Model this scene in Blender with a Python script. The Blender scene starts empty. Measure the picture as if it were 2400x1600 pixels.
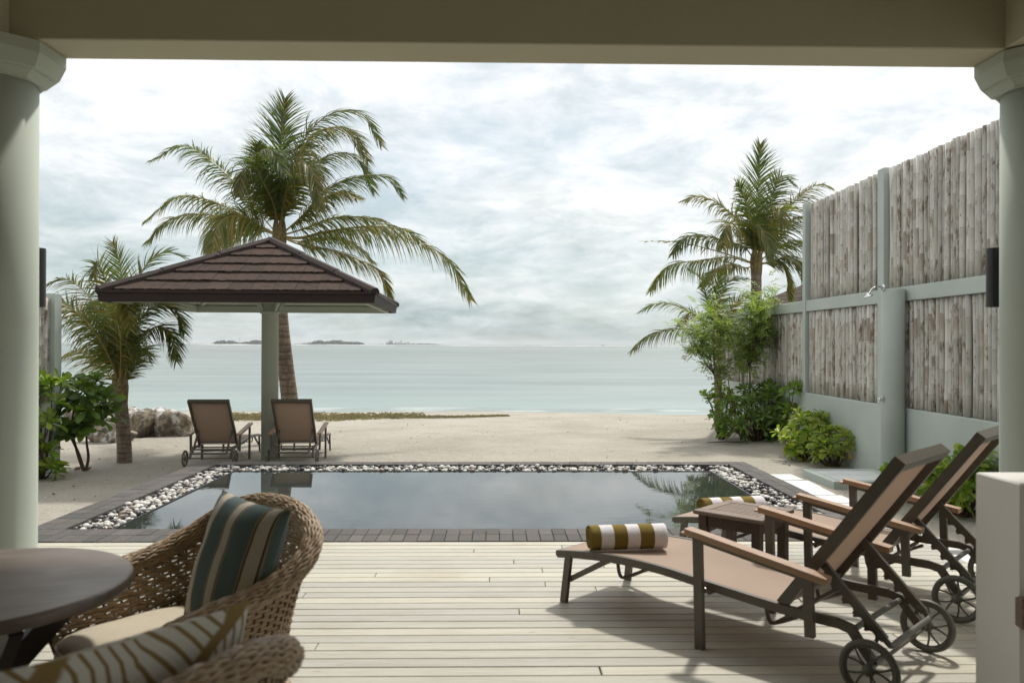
import bpy, bmesh, math, random
from mathutils import Vector, Matrix, noise as mnoise
from math import sin, cos, pi, radians, sqrt, atan2, tan

S = bpy.context.scene
COL = S.collection

# ------------------------------------------------------------------ camera
F = 28.0 / 36.0 * 2400.0
CAM = Vector((0, 0, 1.5))
YAW, PITCH, ROLL = 36.0 / F, 7.3 / F, 0.003
fwd = Vector((sin(YAW) * cos(PITCH), cos(YAW) * cos(PITCH), sin(PITCH)))
rgt0 = Vector((cos(YAW), -sin(YAW), 0))
up0 = rgt0.cross(fwd)
RGT = rgt0 * cos(ROLL) + up0 * sin(ROLL)
UPV = up0 * cos(ROLL) - rgt0 * sin(ROLL)
cd = bpy.data.cameras.new("camera")
cd.lens = 28.0
cd.sensor_width = 36.0
cd.clip_start = 0.05
cd.clip_end = 60000
cd.dof.use_dof = True
cd.dof.focus_distance = 11.5
cd.dof.aperture_fstop = 3.2
cam = bpy.data.objects.new("camera", cd)
COL.objects.link(cam)
m = Matrix((RGT, UPV, -fwd)).transposed().to_4x4()
m.translation = CAM
cam.matrix_world = m
S.camera = cam

# ------------------------------------------------------------------ light
SUN_AZ, SUN_EL = radians(22), radians(55)          # azimuth to the right of +Y
sun_dir = Vector((sin(SUN_AZ) * cos(SUN_EL), cos(SUN_AZ) * cos(SUN_EL), sin(SUN_EL)))
ld = bpy.data.lights.new("sun", 'SUN')
ld.energy = 2.8
ld.angle = radians(4.0)
ld.color = (1.0, 0.955, 0.88)
sun = bpy.data.objects.new("sun", ld)
COL.objects.link(sun)
sun.rotation_euler = sun_dir.to_track_quat('Z', 'Y').to_euler()

W = bpy.data.worlds.new("World")
S.world = W
W.use_nodes = True
nt = W.node_tree
nt.nodes.clear()
def wn(t, **k):
    n = nt.nodes.new(t)
    for a, b in k.items():
        setattr(n, a, b)
    return n
def wmath(op, a, b=None, c=None, clamp=False):
    n = wn('ShaderNodeMath', operation=op, use_clamp=clamp)
    for i, v in enumerate((a, b, c)):
        if v is None: continue
        if isinstance(v, (int, float)): n.inputs[i].default_value = v
        else: nt.links.new(v, n.inputs[i])
    return n.outputs[0]
sky = wn('ShaderNodeTexSky', sky_type='NISHITA', sun_disc=False)
sky.sun_elevation = SUN_EL
sky.sun_rotation = SUN_AZ
sky.air_density = 1.0
sky.dust_density = 0.8
bg1 = wn('ShaderNodeBackground'); bg1.inputs[1].default_value = 0.12
nt.links.new(sky.outputs[0], bg1.inputs[0])
tc = wn('ShaderNodeTexCoord')
sp = wn('ShaderNodeSeparateXYZ'); nt.links.new(tc.outputs['Generated'], sp.inputs[0])
zz = wmath('ADD', wmath('MAXIMUM', sp.outputs[2], 0.0), 0.21)
cx = wn('ShaderNodeCombineXYZ')
nt.links.new(wmath('DIVIDE', sp.outputs[0], zz), cx.inputs[0])
nt.links.new(wmath('DIVIDE', sp.outputs[1], zz), cx.inputs[1])
cx.inputs[2].default_value = 3.7
def wnoise(scale, detail, rough, dist=0.0):
    n = wn('ShaderNodeTexNoise')
    n.inputs['Scale'].default_value = scale
    n.inputs['Detail'].default_value = detail
    n.inputs['Roughness'].default_value = rough
    n.inputs['Distortion'].default_value = dist
    nt.links.new(cx.outputs[0], n.inputs['Vector'])
    return n.outputs[0]
n1 = wnoise(1.15, 10.0, 0.60, 0.35)
n2 = wnoise(3.6, 9.0, 0.64, 0.25)
n3 = wnoise(0.62, 4.0, 0.5)
mr = wn('ShaderNodeMapRange'); mr.inputs[1].default_value = 0.34; mr.inputs[2].default_value = 0.60
nt.links.new(wmath('ADD', wmath('MULTIPLY', n1, 0.7), wmath('MULTIPLY', n2, 0.3)), mr.inputs[0])
mask = wmath('ADD', wmath('MULTIPLY', mr.outputs[0], 0.22), 0.78, clamp=True)
# cloud brightness: lumps plus the glow of the veiled sun
dv = wn('ShaderNodeVectorMath', operation='DOT_PRODUCT')
nt.links.new(tc.outputs['Generated'], dv.inputs[0]); dv.inputs[1].default_value = sun_dir
glow = wmath('POWER', wmath('MAXIMUM', dv.outputs['Value'], 0.0), 6.0)
mr2 = wn('ShaderNodeMapRange'); mr2.inputs[1].default_value = 0.38; mr2.inputs[2].default_value = 0.62
mr2.inputs[3].default_value = -0.185; mr2.inputs[4].default_value = 0.21
nt.links.new(wmath('ADD', wmath('MULTIPLY', n3, 0.45), wmath('MULTIPLY', n2, 0.55)), mr2.inputs[0])
cb = wmath("ADD", wmath("ADD", 0.665, wmath('MULTIPLY', glow, 0.62)), mr2.outputs[0])
mr3 = wn('ShaderNodeMapRange', interpolation_type='SMOOTHSTEP'); mr3.inputs[1].default_value = -0.05; mr3.inputs[2].default_value = 0.21
mr3.inputs[3].default_value = 0.73; mr3.inputs[4].default_value = 1.04
nt.links.new(sp.outputs[2], mr3.inputs[0])
cb = wmath('MULTIPLY', cb, wmath('ADD', mr3.outputs[0], wmath('MULTIPLY', wmath('MAXIMUM', sp.outputs[2], 0.0), 0.35)))
bg2 = wn('ShaderNodeBackground')
cr_w = wn('ShaderNodeValToRGB')
cr_w.color_ramp.elements[0].position = 0.42; cr_w.color_ramp.elements[0].color = (0.78, 0.955, 0.965, 1)
cr_w.color_ramp.elements[1].position = 0.85; cr_w.color_ramp.elements[1].color = (0.985, 1.0, 0.995, 1)
nt.links.new(cb, cr_w.inputs[0]); nt.links.new(cr_w.outputs[0], bg2.inputs[0])
nt.links.new(cb, bg2.inputs[1])
mx = wn('ShaderNodeMixShader')
nt.links.new(mask, mx.inputs[0]); nt.links.new(bg1.outputs[0], mx.inputs[1]); nt.links.new(bg2.outputs[0], mx.inputs[2])
wo = wn('ShaderNodeOutputWorld'); nt.links.new(mx.outputs[0], wo.inputs[0])

S.view_settings.view_transform = 'Standard'
S.view_settings.look = 'None'
S.view_settings.exposure = 0.30
S.view_settings.gamma = 1.0
S.view_settings.use_curve_mapping = False
S.render.engine = 'CYCLES'
S.cycles.use_denoising = True
S.cycles.max_bounces = 8
S.cycles.diffuse_bounces = 4
S.cycles.glossy_bounces = 4
S.cycles.transparent_max_bounces = 8
S.cycles.sample_clamp_indirect = 6.0

# ------------------------------------------------------------------ picture <-> place
def ray(px, py):
    return fwd + RGT * ((px - 1200.0) / F) - UPV * ((py - 800.0) / F)
def P(px, py, Y):                                   # point seen at a pixel of the 2400x1600 photo, at depth Y
    d = ray(px, py); return CAM + d * (Y / d.y)
def D(dx, dy, Y):                                   # the same from the 2352-wide view
    return P(dx * 1.0204, dy * 1.0204, Y)
def G(px, py, z=0.0):
    d = ray(px, py); return CAM + d * ((z - CAM.z) / d.z)

# ------------------------------------------------------------------ materials
def newmat(name):
    ma = bpy.data.materials.new(name); ma.use_nodes = True
    t = ma.node_tree
    return ma, t, t.nodes['Principled BSDF']
def N(t, typ, inp=None, **k):
    n = t.nodes.new(typ)
    for a, b in k.items(): setattr(n, a, b)
    for a, b in (inp or {}).items():
        if hasattr(b, 'is_linked') or isinstance(b, bpy.types.NodeSocket): t.links.new(b, n.inputs[a])
        else: n.inputs[a].default_value = b
    return n
def c4(c): return (c[0], c[1], c[2], 1.0)
def mixc(t, fac, a, b):
    n = t.nodes.new('ShaderNodeMix'); n.data_type = 'RGBA'
    for i, v in ((0, fac), (6, a), (7, b)):
        if isinstance(v, bpy.types.NodeSocket): t.links.new(v, n.inputs[i])
        elif i == 0: n.inputs[0].default_value = v
        else: n.inputs[i].default_value = c4(v)
    return n.outputs[2]
def ramp(t, fac, stops, interp='LINEAR'):
    n = t.nodes.new('ShaderNodeValToRGB'); n.color_ramp.interpolation = interp
    e = n.color_ramp.elements
    while len(e) < len(stops): e.new(0.5)
    for i, (p, c) in enumerate(stops):
        e[i].position = p
        e[i].color = c4(c) if not isinstance(c, (int, float)) else (c, c, c, 1)
    t.links.new(fac, n.inputs[0])
    return n.outputs[0]
def coords(t, scale=(1, 1, 1), rand=0.0, kind='Object'):
    tcn = t.nodes.new('ShaderNodeTexCoord')
    v = tcn.outputs[kind]
    if rand:
        oi = t.nodes.new('ShaderNodeObjectInfo')
        a = N(t, 'ShaderNodeMath', {0: oi.outputs['Random'], 1: rand}, operation='MULTIPLY')
        ad = N(t, 'ShaderNodeVectorMath', {0: v, 1: a.outputs[0]}, operation='ADD')
        v = ad.outputs[0]
    mp = N(t, 'ShaderNodeMapping', {'Vector': v, 'Scale': scale})
    return mp.outputs[0]
def noise(t, vec, scale, detail=4.0, rough=0.55, dist=0.0):
    return N(t, 'ShaderNodeTexNoise', {'Vector': vec, 'Scale': scale, 'Detail': detail, 'Roughness': rough, 'Distortion': dist}).outputs[0]
def bump(t, bs, h, strength=0.3, dist=0.01):
    b = N(t, 'ShaderNodeBump', {'Height': h, 'Strength': strength, 'Distance': dist})
    t.links.new(b.outputs[0], bs.inputs['Normal'])
def simple(name, c1, c2=None, rough=0.5, scale=6.0, bumps=0.0, bscale=None, rand=0.0, vscale=(1, 1, 1), metal=0.0, spec=0.5, kind='Object', jitter=0.0, detail=4.0, bdist=0.01):
    ma, t, bs = newmat(name)
    c2 = c2 or tuple(x * 0.82 for x in c1)
    v = coords(t, vscale, rand, kind)
    f = noise(t, v, scale, detail)
    fr = ramp(t, f, [(0.3, 0.0), (0.7, 1.0)])
    col = mixc(t, fr, c1, c2)
    if jitter:
        oi = t.nodes.new('ShaderNodeObjectInfo')
        h = N(t, 'ShaderNodeHueSaturation', {'Color': col})
        mrn = N(t, 'ShaderNodeMapRange', {0: oi.outputs['Random'], 3: 1 - jitter, 4: 1 + jitter})
        t.links.new(mrn.outputs[0], h.inputs['Value'])
        col = h.outputs[0]
    t.links.new(col, bs.inputs['Base Color'])
    bs.inputs['Roughness'].default_value = rough
    bs.inputs['Metallic'].default_value = metal
    bs.inputs['Specular IOR Level'].default_value = spec
    if bumps:
        bump(t, bs, noise(t, v, bscale or scale * 6, 5.0), bumps, bdist)
    return ma
M = {}
M['paint'] = simple('mint_paint', (0.47, 0.515, 0.445), (0.425, 0.465, 0.40), 0.75, 1.7, 0.10, 130, spec=0.2, bdist=0.003)
M['beamtone'] = simple('warm_mint_tone', (0.50, 0.475, 0.355), (0.46, 0.435, 0.325), 0.75, 1.2, 0.10, 130, spec=0.2, bdist=0.003)  # the column mint shifted browner for the beams
M['wallpaint'] = simple('wall_render', (0.445, 0.49, 0.455), (0.375, 0.42, 0.385), 0.65, 1.3, 0.2, 40)
M['white'] = simple('white_paint', (0.74, 0.72, 0.68), (0.70, 0.68, 0.63), 0.45, 2.0, 0.04, 50)
M['ceiling'] = simple('ceiling_paint', (0.60, 0.57, 0.49), None, 0.7, 1.0)
M['housewall'] = simple('house_wall', (0.50, 0.44, 0.345), None, 0.6, 1.0)
M['dark'] = simple('black_metal', (0.018, 0.017, 0.017), (0.025, 0.023, 0.022), 0.45, 8)
M['frame'] = simple('bronze_powder_coat', (0.098, 0.082, 0.060), (0.080, 0.067, 0.050), 0.42, 20, 0.05, 300)
M['wheel'] = simple('grey_green_plastic', (0.105, 0.105, 0.08), (0.085, 0.085, 0.066), 0.5, 12)
M['chrome'] = simple('chrome', (0.7, 0.7, 0.7), (0.6, 0.6, 0.6), 0.15, 5, metal=1.0)
M['bolt'] = simple('steel_bolt', (0.4, 0.38, 0.34), None, 0.3, 5, metal=1.0)
M['basin'] = simple('dark_basin', (0.012, 0.013, 0.014), None, 0.5, 5)
M['coping_side'] = simple('dark_stone_side', (0.05, 0.046, 0.042), None, 0.8, 9, 0.3)
M['fascia'] = simple('brown_gutter', (0.03, 0.020, 0.017), (0.026, 0.017, 0.015), 0.65, 4, spec=0.25)
def mat_shingle():
    ma, t, bs = newmat('brown_shingle')
    v = coords(t, rand=20)
    f = noise(t, v, 60, 4, 0.7)
    col = mixc(t, ramp(t, f, [(0.3, 0.0), (0.7, 1.0)]), (0.066, 0.043, 0.033), (0.043, 0.028, 0.022))
    ds = noise(t, coords(t, (7, 26, 1), 20), 1.0, 2, 0.5)
    col = mixc(t, ramp(t, ds, [(0.60, 0.0), (0.63, 0.85)]), col, (0.022, 0.014, 0.011))
    oi = t.nodes.new('ShaderNodeObjectInfo')
    h = N(t, 'ShaderNodeHueSaturation', {'Color': col})
    t.links.new(N(t, 'ShaderNodeMapRange', {0: oi.outputs['Random'], 3: 0.85, 4: 1.12}).outputs[0], h.inputs['Value'])
    t.links.new(h.outputs[0], bs.inputs['Base Color'])
    bs.inputs['Roughness'].default_value = 0.92
    bs.inputs['Specular IOR Level'].default_value = 0.2
    bump(t, bs, noise(t, v, 180, 3), 0.6, 0.004)
    return ma
M['shingle'] = mat_shingle()
M['ridge'] = simple('brown_ridge_cap', (0.040, 0.027, 0.022), (0.032, 0.021, 0.018), 0.75, 10, 0.4, 160, spec=0.3)
M['twig'] = simple('brown_twig', (0.13, 0.085, 0.055), (0.07, 0.045, 0.03), 0.9, 12, 0.3)
M['dryleaf'] = simple('dry_leaf', (0.22, 0.10, 0.04), (0.12, 0.06, 0.03), 0.8, 12)
M['foam'] = simple('surf_foam', (0.62, 0.64, 0.62), None, 0.8, 3)
M['seaweed'] = simple('dried_seaweed', (0.20, 0.165, 0.06), (0.11, 0.09, 0.035), 0.9, 3)
M['cream'] = simple('cream_cushion', (0.56, 0.50, 0.39), (0.53, 0.47, 0.365), 0.95, 30, 0.25, 500, spec=0.1, bdist=0.002)
M['tile_white'] = simple('white_paver', (0.66, 0.66, 0.65), (0.60, 0.61, 0.60), 0.7, 4, 0.15, 60, rand=9, jitter=0.06)
M['wood_arm'] = simple('teak_arm', (0.37, 0.225, 0.130), (0.255, 0.145, 0.08), 0.45, 5, 0.15, 60, vscale=(1.2, 14, 14), rand=7)
M['teak_grey'] = simple('weathered_teak', (0.205, 0.145, 0.105), (0.13, 0.088, 0.062), 0.65, 5, 0.25, 50, vscale=(1.2, 16, 16), rand=7, jitter=0.12)
M['teak_red'] = simple('dark_teak', (0.085, 0.045, 0.03), (0.055, 0.03, 0.02), 0.6, 6, 0.2, 60, vscale=(12, 12, 1.2), rand=5)
M['table_leg'] = simple('dark_table_leg', (0.03, 0.02, 0.014), None, 0.45, 5)
M['stake'] = simple('wicker_stake', (0.10, 0.062, 0.036), None, 0.7, 8)
M['weave'] = simple('wicker_strand', (0.43, 0.31, 0.185), (0.28, 0.19, 0.11), 0.5, 22, 0.2, 90)
M['rimwick'] = simple('wicker_rim', (0.42, 0.305, 0.185), (0.26, 0.175, 0.10), 0.5, 25, 0.2, 90)
M['wickcore'] = simple('wicker_core', (0.045, 0.028, 0.018), None, 0.8, 8)
M['gap_shade'] = simple('dark_gap_shade', (0.045, 0.035, 0.028), None, 0.9, 5)  # near-black colour standing in for shade between the bamboo poles
M['island'] = simple('island_scrub', (0.045, 0.06, 0.045), (0.03, 0.045, 0.035), 0.9, 0.02)
M['islandsand'] = simple('island_sand', (0.6, 0.56, 0.48), None, 0.9, 0.02)
M['concrete'] = simple('pale_tower', (0.3, 0.31, 0.31), None, 0.9, 0.02)

def mat_tabletop():
    ma, t, bs = newmat('dark_table_top')
    v = coords(t, (1.0, 9, 9))
    a = noise(t, v, 3.0, 6, 0.6)
    t.links.new(ramp(t, a, [(0.25, (0.105, 0.078, 0.062)), (0.55, (0.155, 0.118, 0.096)), (0.8, (0.19, 0.148, 0.122))]), bs.inputs['Base Color'])
    b = noise(t, coords(t), 4.0, 4)
    t.links.new(ramp(t, b, [(0.3, 0.34), (0.7, 0.5)]), bs.inputs['Roughness'])
    bump(t, bs, noise(t, v, 20, 4), 0.12, 0.003)
    return ma
M['tabletop'] = mat_tabletop()

def mat_plank():
    ma, t, bs = newmat('pale_decking')
    v = coords(t, (1.0, 10, 10), 30)
    a = noise(t, v, 2.2, 7, 0.62, 0.6)
    fine = noise(t, coords(t, (4, 90, 90), 30), 3.0, 3)
    col = ramp(t, a, [(0.25, (0.375, 0.340, 0.262)), (0.5, (0.445, 0.422, 0.348)), (0.75, (0.485, 0.470, 0.405))])
    col = mixc(t, ramp(t, fine, [(0.35, 0.25), (0.55, 0.0)]), col, (0.30, 0.27, 0.205))
    kn = N(t, 'ShaderNodeTexVoronoi', {'Vector': coords(t, (1.6, 9, 9), 30), 'Scale': 1.1})
    col = mixc(t, ramp(t, kn.outputs['Distance'], [(0.02, 0.75), (0.055, 0.0)]), col, (0.16, 0.10, 0.06))
    # trodden, stained patches running over several boards
    st = noise(t, coords(t, (0.9, 1.6, 1), 0, 'Generated'), 1.0, 2)
    g = t.nodes.new('ShaderNodeNewGeometry')
    st = noise(t, g.outputs['Position'], 1.3, 5, 0.6)
    col = mixc(t, ramp(t, st, [(0.54, 0.0), (0.74, 0.45)]), col, (0.32, 0.27, 0.19))
    oi = t.nodes.new('ShaderNodeObjectInfo')
    h = N(t, 'ShaderNodeHueSaturation', {'Color': col})
    t.links.new(N(t, 'ShaderNodeMapRange', {0: oi.outputs['Random'], 3: 0.84, 4: 1.10}).outputs[0], h.inputs['Value'])
    t.links.new(N(t, 'ShaderNodeMapRange', {0: oi.outputs['Random'], 3: 0.75, 4: 1.15}).outputs[0], h.inputs['Saturation'])
    t.links.new(h.outputs[0], bs.inputs['Base Color'])
    bs.inputs['Roughness'].default_value = 0.55
    bs.inputs['Specular IOR Level'].default_value = 0.35
    bump(t, bs, fine, 0.25, 0.003)
    return ma
M['plank'] = mat_plank()
M['deckjoist'] = simple('deck_underside', (0.05, 0.04, 0.03), None, 0.9, 5)

def mat_brick():
    ma, t, bs = newmat('dark_paver')
    oi = t.nodes.new('ShaderNodeObjectInfo')
    base = ramp(t, oi.outputs['Random'], [(0.0, (0.062, 0.058, 0.053)), (0.35, (0.085, 0.078, 0.07)), (0.6, (0.105, 0.088, 0.078)), (0.85, (0.075, 0.072, 0.066)), (1.0, (0.13, 0.118, 0.105))])
    f = noise(t, coords(t, rand=40), 40, 5, 0.7)
    col = mixc(t, ramp(t, f, [(0.35, 0.0), (0.7, 0.45)]), base, (0.045, 0.042, 0.04))
    t.links.new(col, bs.inputs['Base Color'])
    bs.inputs['Roughness'].default_value = 0.85
    bump(t, bs, noise(t, coords(t, rand=40), 110, 4), 0.5, 0.004)
    return ma
M['brick'] = mat_brick()

def mat_bamboo():
    ma, t, bs = newmat('whitewashed_bamboo')
    v = coords(t, (9, 9, 1.0), 60)
    big = noise(t, coords(t, (3, 3, 2.4), 60), 1.5, 4, 0.6)
    fine = noise(t, coords(t, (20, 20, 5.0), 60), 2.0, 6, 0.68)
    oi = t.nodes.new('ShaderNodeObjectInfo')
    s = N(t, 'ShaderNodeMath', {0: big, 1: fine}, operation='ADD').outputs[0]
    s = N(t, 'ShaderNodeMath', {0: s, 1: N(t, 'ShaderNodeMapRange', {0: oi.outputs['Random'], 3: -0.17, 4: 0.10}).outputs[0]}, operation='ADD').outputs[0]
    s = N(t, 'ShaderNodeMath', {0: s, 1: 0.5}, operation='MULTIPLY').outputs[0]
    col = ramp(t, s, [(0.40, (0.56, 0.54, 0.49)), (0.545, (0.47, 0.45, 0.40)), (0.585, (0.25, 0.195, 0.15)), (0.69, (0.13, 0.088, 0.063))])
    hv = N(t, 'ShaderNodeHueSaturation', {'Color': col})
    vr = N(t, 'ShaderNodeMath', {0: N(t, 'ShaderNodeMath', {0: oi.outputs['Random'], 1: 37.0}, operation='MULTIPLY').outputs[0], 1: 0.0}, operation='FRACT').outputs[0]
    t.links.new(N(t, 'ShaderNodeMapRange', {0: vr, 3: 0.70, 4: 1.10}).outputs[0], hv.inputs['Value'])
    col = hv.outputs[0]
    sp_ = N(t, 'ShaderNodeTexVoronoi', {'Vector': coords(t, (9, 9, 4), 60), 'Scale': 1.2})
    col = mixc(t, ramp(t, sp_.outputs['Distance'], [(0.05, 0.85), (0.10, 0.0)]), col, (0.05, 0.035, 0.03))
    t.links.new(col, bs.inputs['Base Color'])
    bs.inputs['Roughness'].default_value = 0.6
    bump(t, bs, fine, 0.3, 0.004)
    return ma
M['bamboo'] = mat_bamboo()
M['bamboo_bare'] = simple('bare_bamboo', (0.245, 0.19, 0.145), (0.44, 0.405, 0.35), 0.6, 1.6, 0.2, 60, vscale=(14, 14, 2.6), rand=40, jitter=0.2, detail=6)
M['bamboo_node'] = simple('bamboo_node', (0.36, 0.33, 0.28), (0.20, 0.165, 0.13), 0.7, 9, rand=20)

def mat_sand():
    ma, t, bs = newmat('coral_sand')
    g = t.nodes.new('ShaderNodeNewGeometry')
    a = noise(t, g.outputs['Position'], 0.7, 6, 0.6)
    b = noise(t, g.outputs['Position'], 38, 4, 0.7)
    c = noise(t, g.outputs['Position'], 160, 2, 0.7)
    col = ramp(t, a, [(0.3, (0.35, 0.318, 0.262)), (0.5, (0.415, 0.383, 0.325)), (0.72, (0.47, 0.438, 0.378))])
    col = mixc(t, ramp(t, b, [(0.40, 0.42), (0.56, 0.0)]), col, (0.255, 0.225, 0.18))
    col = mixc(t, ramp(t, c, [(0.56, 0.0), (0.7, 0.6)]), col, (0.58, 0.55, 0.49))
    sp_ = N(t, 'ShaderNodeTexVoronoi', {'Vector': g.outputs['Position'], 'Scale': 5.5})
    col = mixc(t, ramp(t, sp_.outputs['Distance'], [(0.05, 0.8), (0.10, 0.0)]), col, (0.13, 0.09, 0.055))
    # wet sand at the water line
    sx = N(t, 'ShaderNodeSeparateXYZ', {0: g.outputs['Position']})
    wet = N(t, 'ShaderNodeMapRange', {0: sx.outputs[2], 1: -1.06, 2: -0.93}).outputs[0]
    col = mixc(t, wet, (0.33, 0.30, 0.245), col)
    t.links.new(col, bs.inputs['Base Color'])
    bs.inputs['Roughness'].default_value = 0.95
    bs.inputs['Specular IOR Level'].default_value = 0.1
    d = noise(t, g.outputs['Position'], 5, 6, 0.65)
    hsum = N(t, 'ShaderNodeMath', {0: b, 1: N(t, 'ShaderNodeMath', {0: d, 1: 4.0}, operation='MULTIPLY').outputs[0]}, operation='ADD')
    fp = N(t, 'ShaderNodeTexVoronoi', {'Vector': g.outputs['Position'], 'Scale': 2.1, 'Randomness': 1.0})
    dent = ramp(t, fp.outputs['Distance'], [(0.06, 0.0), (0.20, 1.0), (0.27, 1.25), (0.36, 1.0)])
    dm = ramp(t, noise(t, g.outputs['Position'], 0.45, 3), [(0.42, 0.0), (0.58, 1.0)])
    dent = N(t, 'ShaderNodeMath', {0: dent, 1: dm}, operation='MULTIPLY').outputs[0]
    hs2 = N(t, 'ShaderNodeMath', {0: hsum.outputs[0], 1: N(t, 'ShaderNodeMath', {0: dent, 1: 1.6}, operation='MULTIPLY').outputs[0]}, operation='ADD')
    bump(t, bs, hs2.outputs[0], 0.75, 0.03)
    return ma
M['sand'] = mat_sand()

def mat_sea():
    ma, t, bs = newmat('lagoon_water')
    g = t.nodes.new('ShaderNodeNewGeometry')
    sx = N(t, 'ShaderNodeSeparateXYZ', {0: g.outputs['Position']})
    mp = N(t, 'ShaderNodeMapping', {'Vector': g.outputs['Position'], 'Scale': (0.0035, 0.014, 1)})
    pat = noise(t, mp.outputs[0], 1.0, 5, 0.6)
    mp2 = N(t, 'ShaderNodeMapping', {'Vector': g.outputs['Position'], 'Scale': (0.05, 0.22, 1)})
    pat2 = noise(t, mp2.outputs[0], 1.0, 5, 0.6)
    ly = N(t, 'ShaderNodeMath', {0: sx.outputs[1], 1: 10.0}, operation='LOGARITHM').outputs[0]
    ly = N(t, 'ShaderNodeMapRange', {0: ly, 1: 1.43, 2: 3.6}).outputs[0]
    ly = N(t, 'ShaderNodeMath', {0: ly, 1: N(t, 'ShaderNodeMapRange', {0: pat, 3: -0.16, 4: 0.16}).outputs[0]}, operation='ADD').outputs[0]
    col = ramp(t, ly, [(0.0, (0.38, 0.40, 0.35)), (0.04, (0.24, 0.305, 0.285)), (0.14, (0.150, 0.190, 0.180)), (0.32, (0.140, 0.167, 0.155)), (0.47, (0.105, 0.127, 0.110)), (0.58, (0.155, 0.185, 0.178)), (0.66, (0.125, 0.147, 0.135)), (0.74, (0.090, 0.108, 0.088)), (1.0, (0.085, 0.100, 0.080))])
    col = mixc(t, ramp(t, pat2, [(0.42, 0.0), (0.62, 0.5)]), col, (0.27, 0.315, 0.30))
    t.links.new(col, bs.inputs['Base Color'])
    bs.inputs['Roughness'].default_value = 0.32
    bs.inputs['Specular IOR Level'].default_value = 0.32
    bs.inputs['IOR'].default_value = 1.33
    mp3 = N(t, 'ShaderNodeMapping', {'Vector': g.outputs['Position'], 'Scale': (0.35, 1.3, 1)})
    bump(t, bs, noise(t, mp3.outputs[0], 1.0, 6, 0.6), 0.25, 0.08)
    return ma
M['sea'] = mat_sea()

def mat_pool():
    ma, t, bs = newmat('still_pool_water')
    g = t.nodes.new('ShaderNodeNewGeometry')
    bs.inputs['Base Color'].default_value = (0.030, 0.036, 0.032, 1)
    bs.inputs['Roughness'].default_value = 0.012
    bs.inputs['IOR'].default_value = 1.45
    mp = N(t, 'ShaderNodeMapping', {'Vector': g.outputs['Position'], 'Scale': (1.3, 3.2, 1)})
    a = noise(t, mp.outputs[0], 3.0, 3, 0.5)
    msk = noise(t, g.outputs['Position'], 0.8, 2)
    h = N(t, 'ShaderNodeMath', {0: a, 1: ramp(t, msk, [(0.3, 0.35), (0.7, 1.0)])}, operation='MULTIPLY')
    bump(t, bs, h.outputs[0], 0.035, 0.02)
    return ma
M['pool'] = mat_pool()

def mat_leaf(name, c, trans=0.35, rough=0.45, spread=0.35, scale=2.5):
    ma, t, bs = newmat(name)
    g = t.nodes.new('ShaderNodeNewGeometry')
    oi = t.nodes.new('ShaderNodeObjectInfo')
    f = noise(t, g.outputs['Position'], scale, 3)
    isl = g.outputs['Random Per Island']
    mixf = N(t, 'ShaderNodeMath', {0: f, 1: N(t, 'ShaderNodeMath', {0: isl, 1: oi.outputs['Random']}, operation='ADD').outputs[0]}, operation='ADD').outputs[0]
    fr = N(t, 'ShaderNodeMapRange', {0: mixf, 1: 0.5, 2: 2.2, 3: 0.0, 4: 1.0}).outputs[0]
    col = mixc(t, fr, tuple(x * (1 - spread) for x in c), tuple(x * (1 + spread) for x in c))
    t.links.new(col, bs.inputs['Base Color'])
    bs.inputs['Roughness'].default_value = rough
    tr = N(t, 'ShaderNodeBsdfTranslucent')
    tcx = N(t, 'ShaderNodeHueSaturation', {'Color': col, 'Value': 1.5, 'Saturation': 1.1})
    t.links.new(tcx.outputs[0], tr.inputs[0])
    mxs = N(t, 'ShaderNodeMixShader', {0: trans})
    t.links.new(bs.outputs[0], mxs.inputs[1]); t.links.new(tr.outputs[0], mxs.inputs[2])
    out = [n for n in t.nodes if n.type == 'OUTPUT_MATERIAL'][0]
    t.links.new(mxs.outputs[0], out.inputs[0])
    return ma
M['frond_green'] = mat_leaf('frond_green', (0.098, 0.130, 0.029), 0.48)
M['frond_olive'] = mat_leaf('frond_olive', (0.135, 0.140, 0.033), 0.42)
M['frond_yellow'] = mat_leaf('frond_yellow', (0.23, 0.175, 0.042))
M['frond_dark'] = mat_leaf('frond_dark', (0.052, 0.085, 0.024), 0.4)
M['rachis'] = mat_leaf('frond_stalk', (0.25, 0.19, 0.055), 0.1)
M['naupaka'] = mat_leaf('naupaka_leaf', (0.135, 0.215, 0.028), 0.5, 0.35, 0.45)
M['naupaka_light'] = mat_leaf('naupaka_light_leaf', (0.245, 0.295, 0.048), 0.5, 0.38, 0.4)
M['naupaka_dark'] = mat_leaf('naupaka_dark_leaf', (0.092, 0.145, 0.032), 0.45, 0.35, 0.45)
M['feather'] = mat_leaf('feathery_leaf', (0.21, 0.275, 0.065), 0.4, 0.5, 0.4)
M['feather_dark'] = mat_leaf('feathery_dark_leaf', (0.13, 0.18, 0.05), 0.4, 0.5, 0.4)

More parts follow.
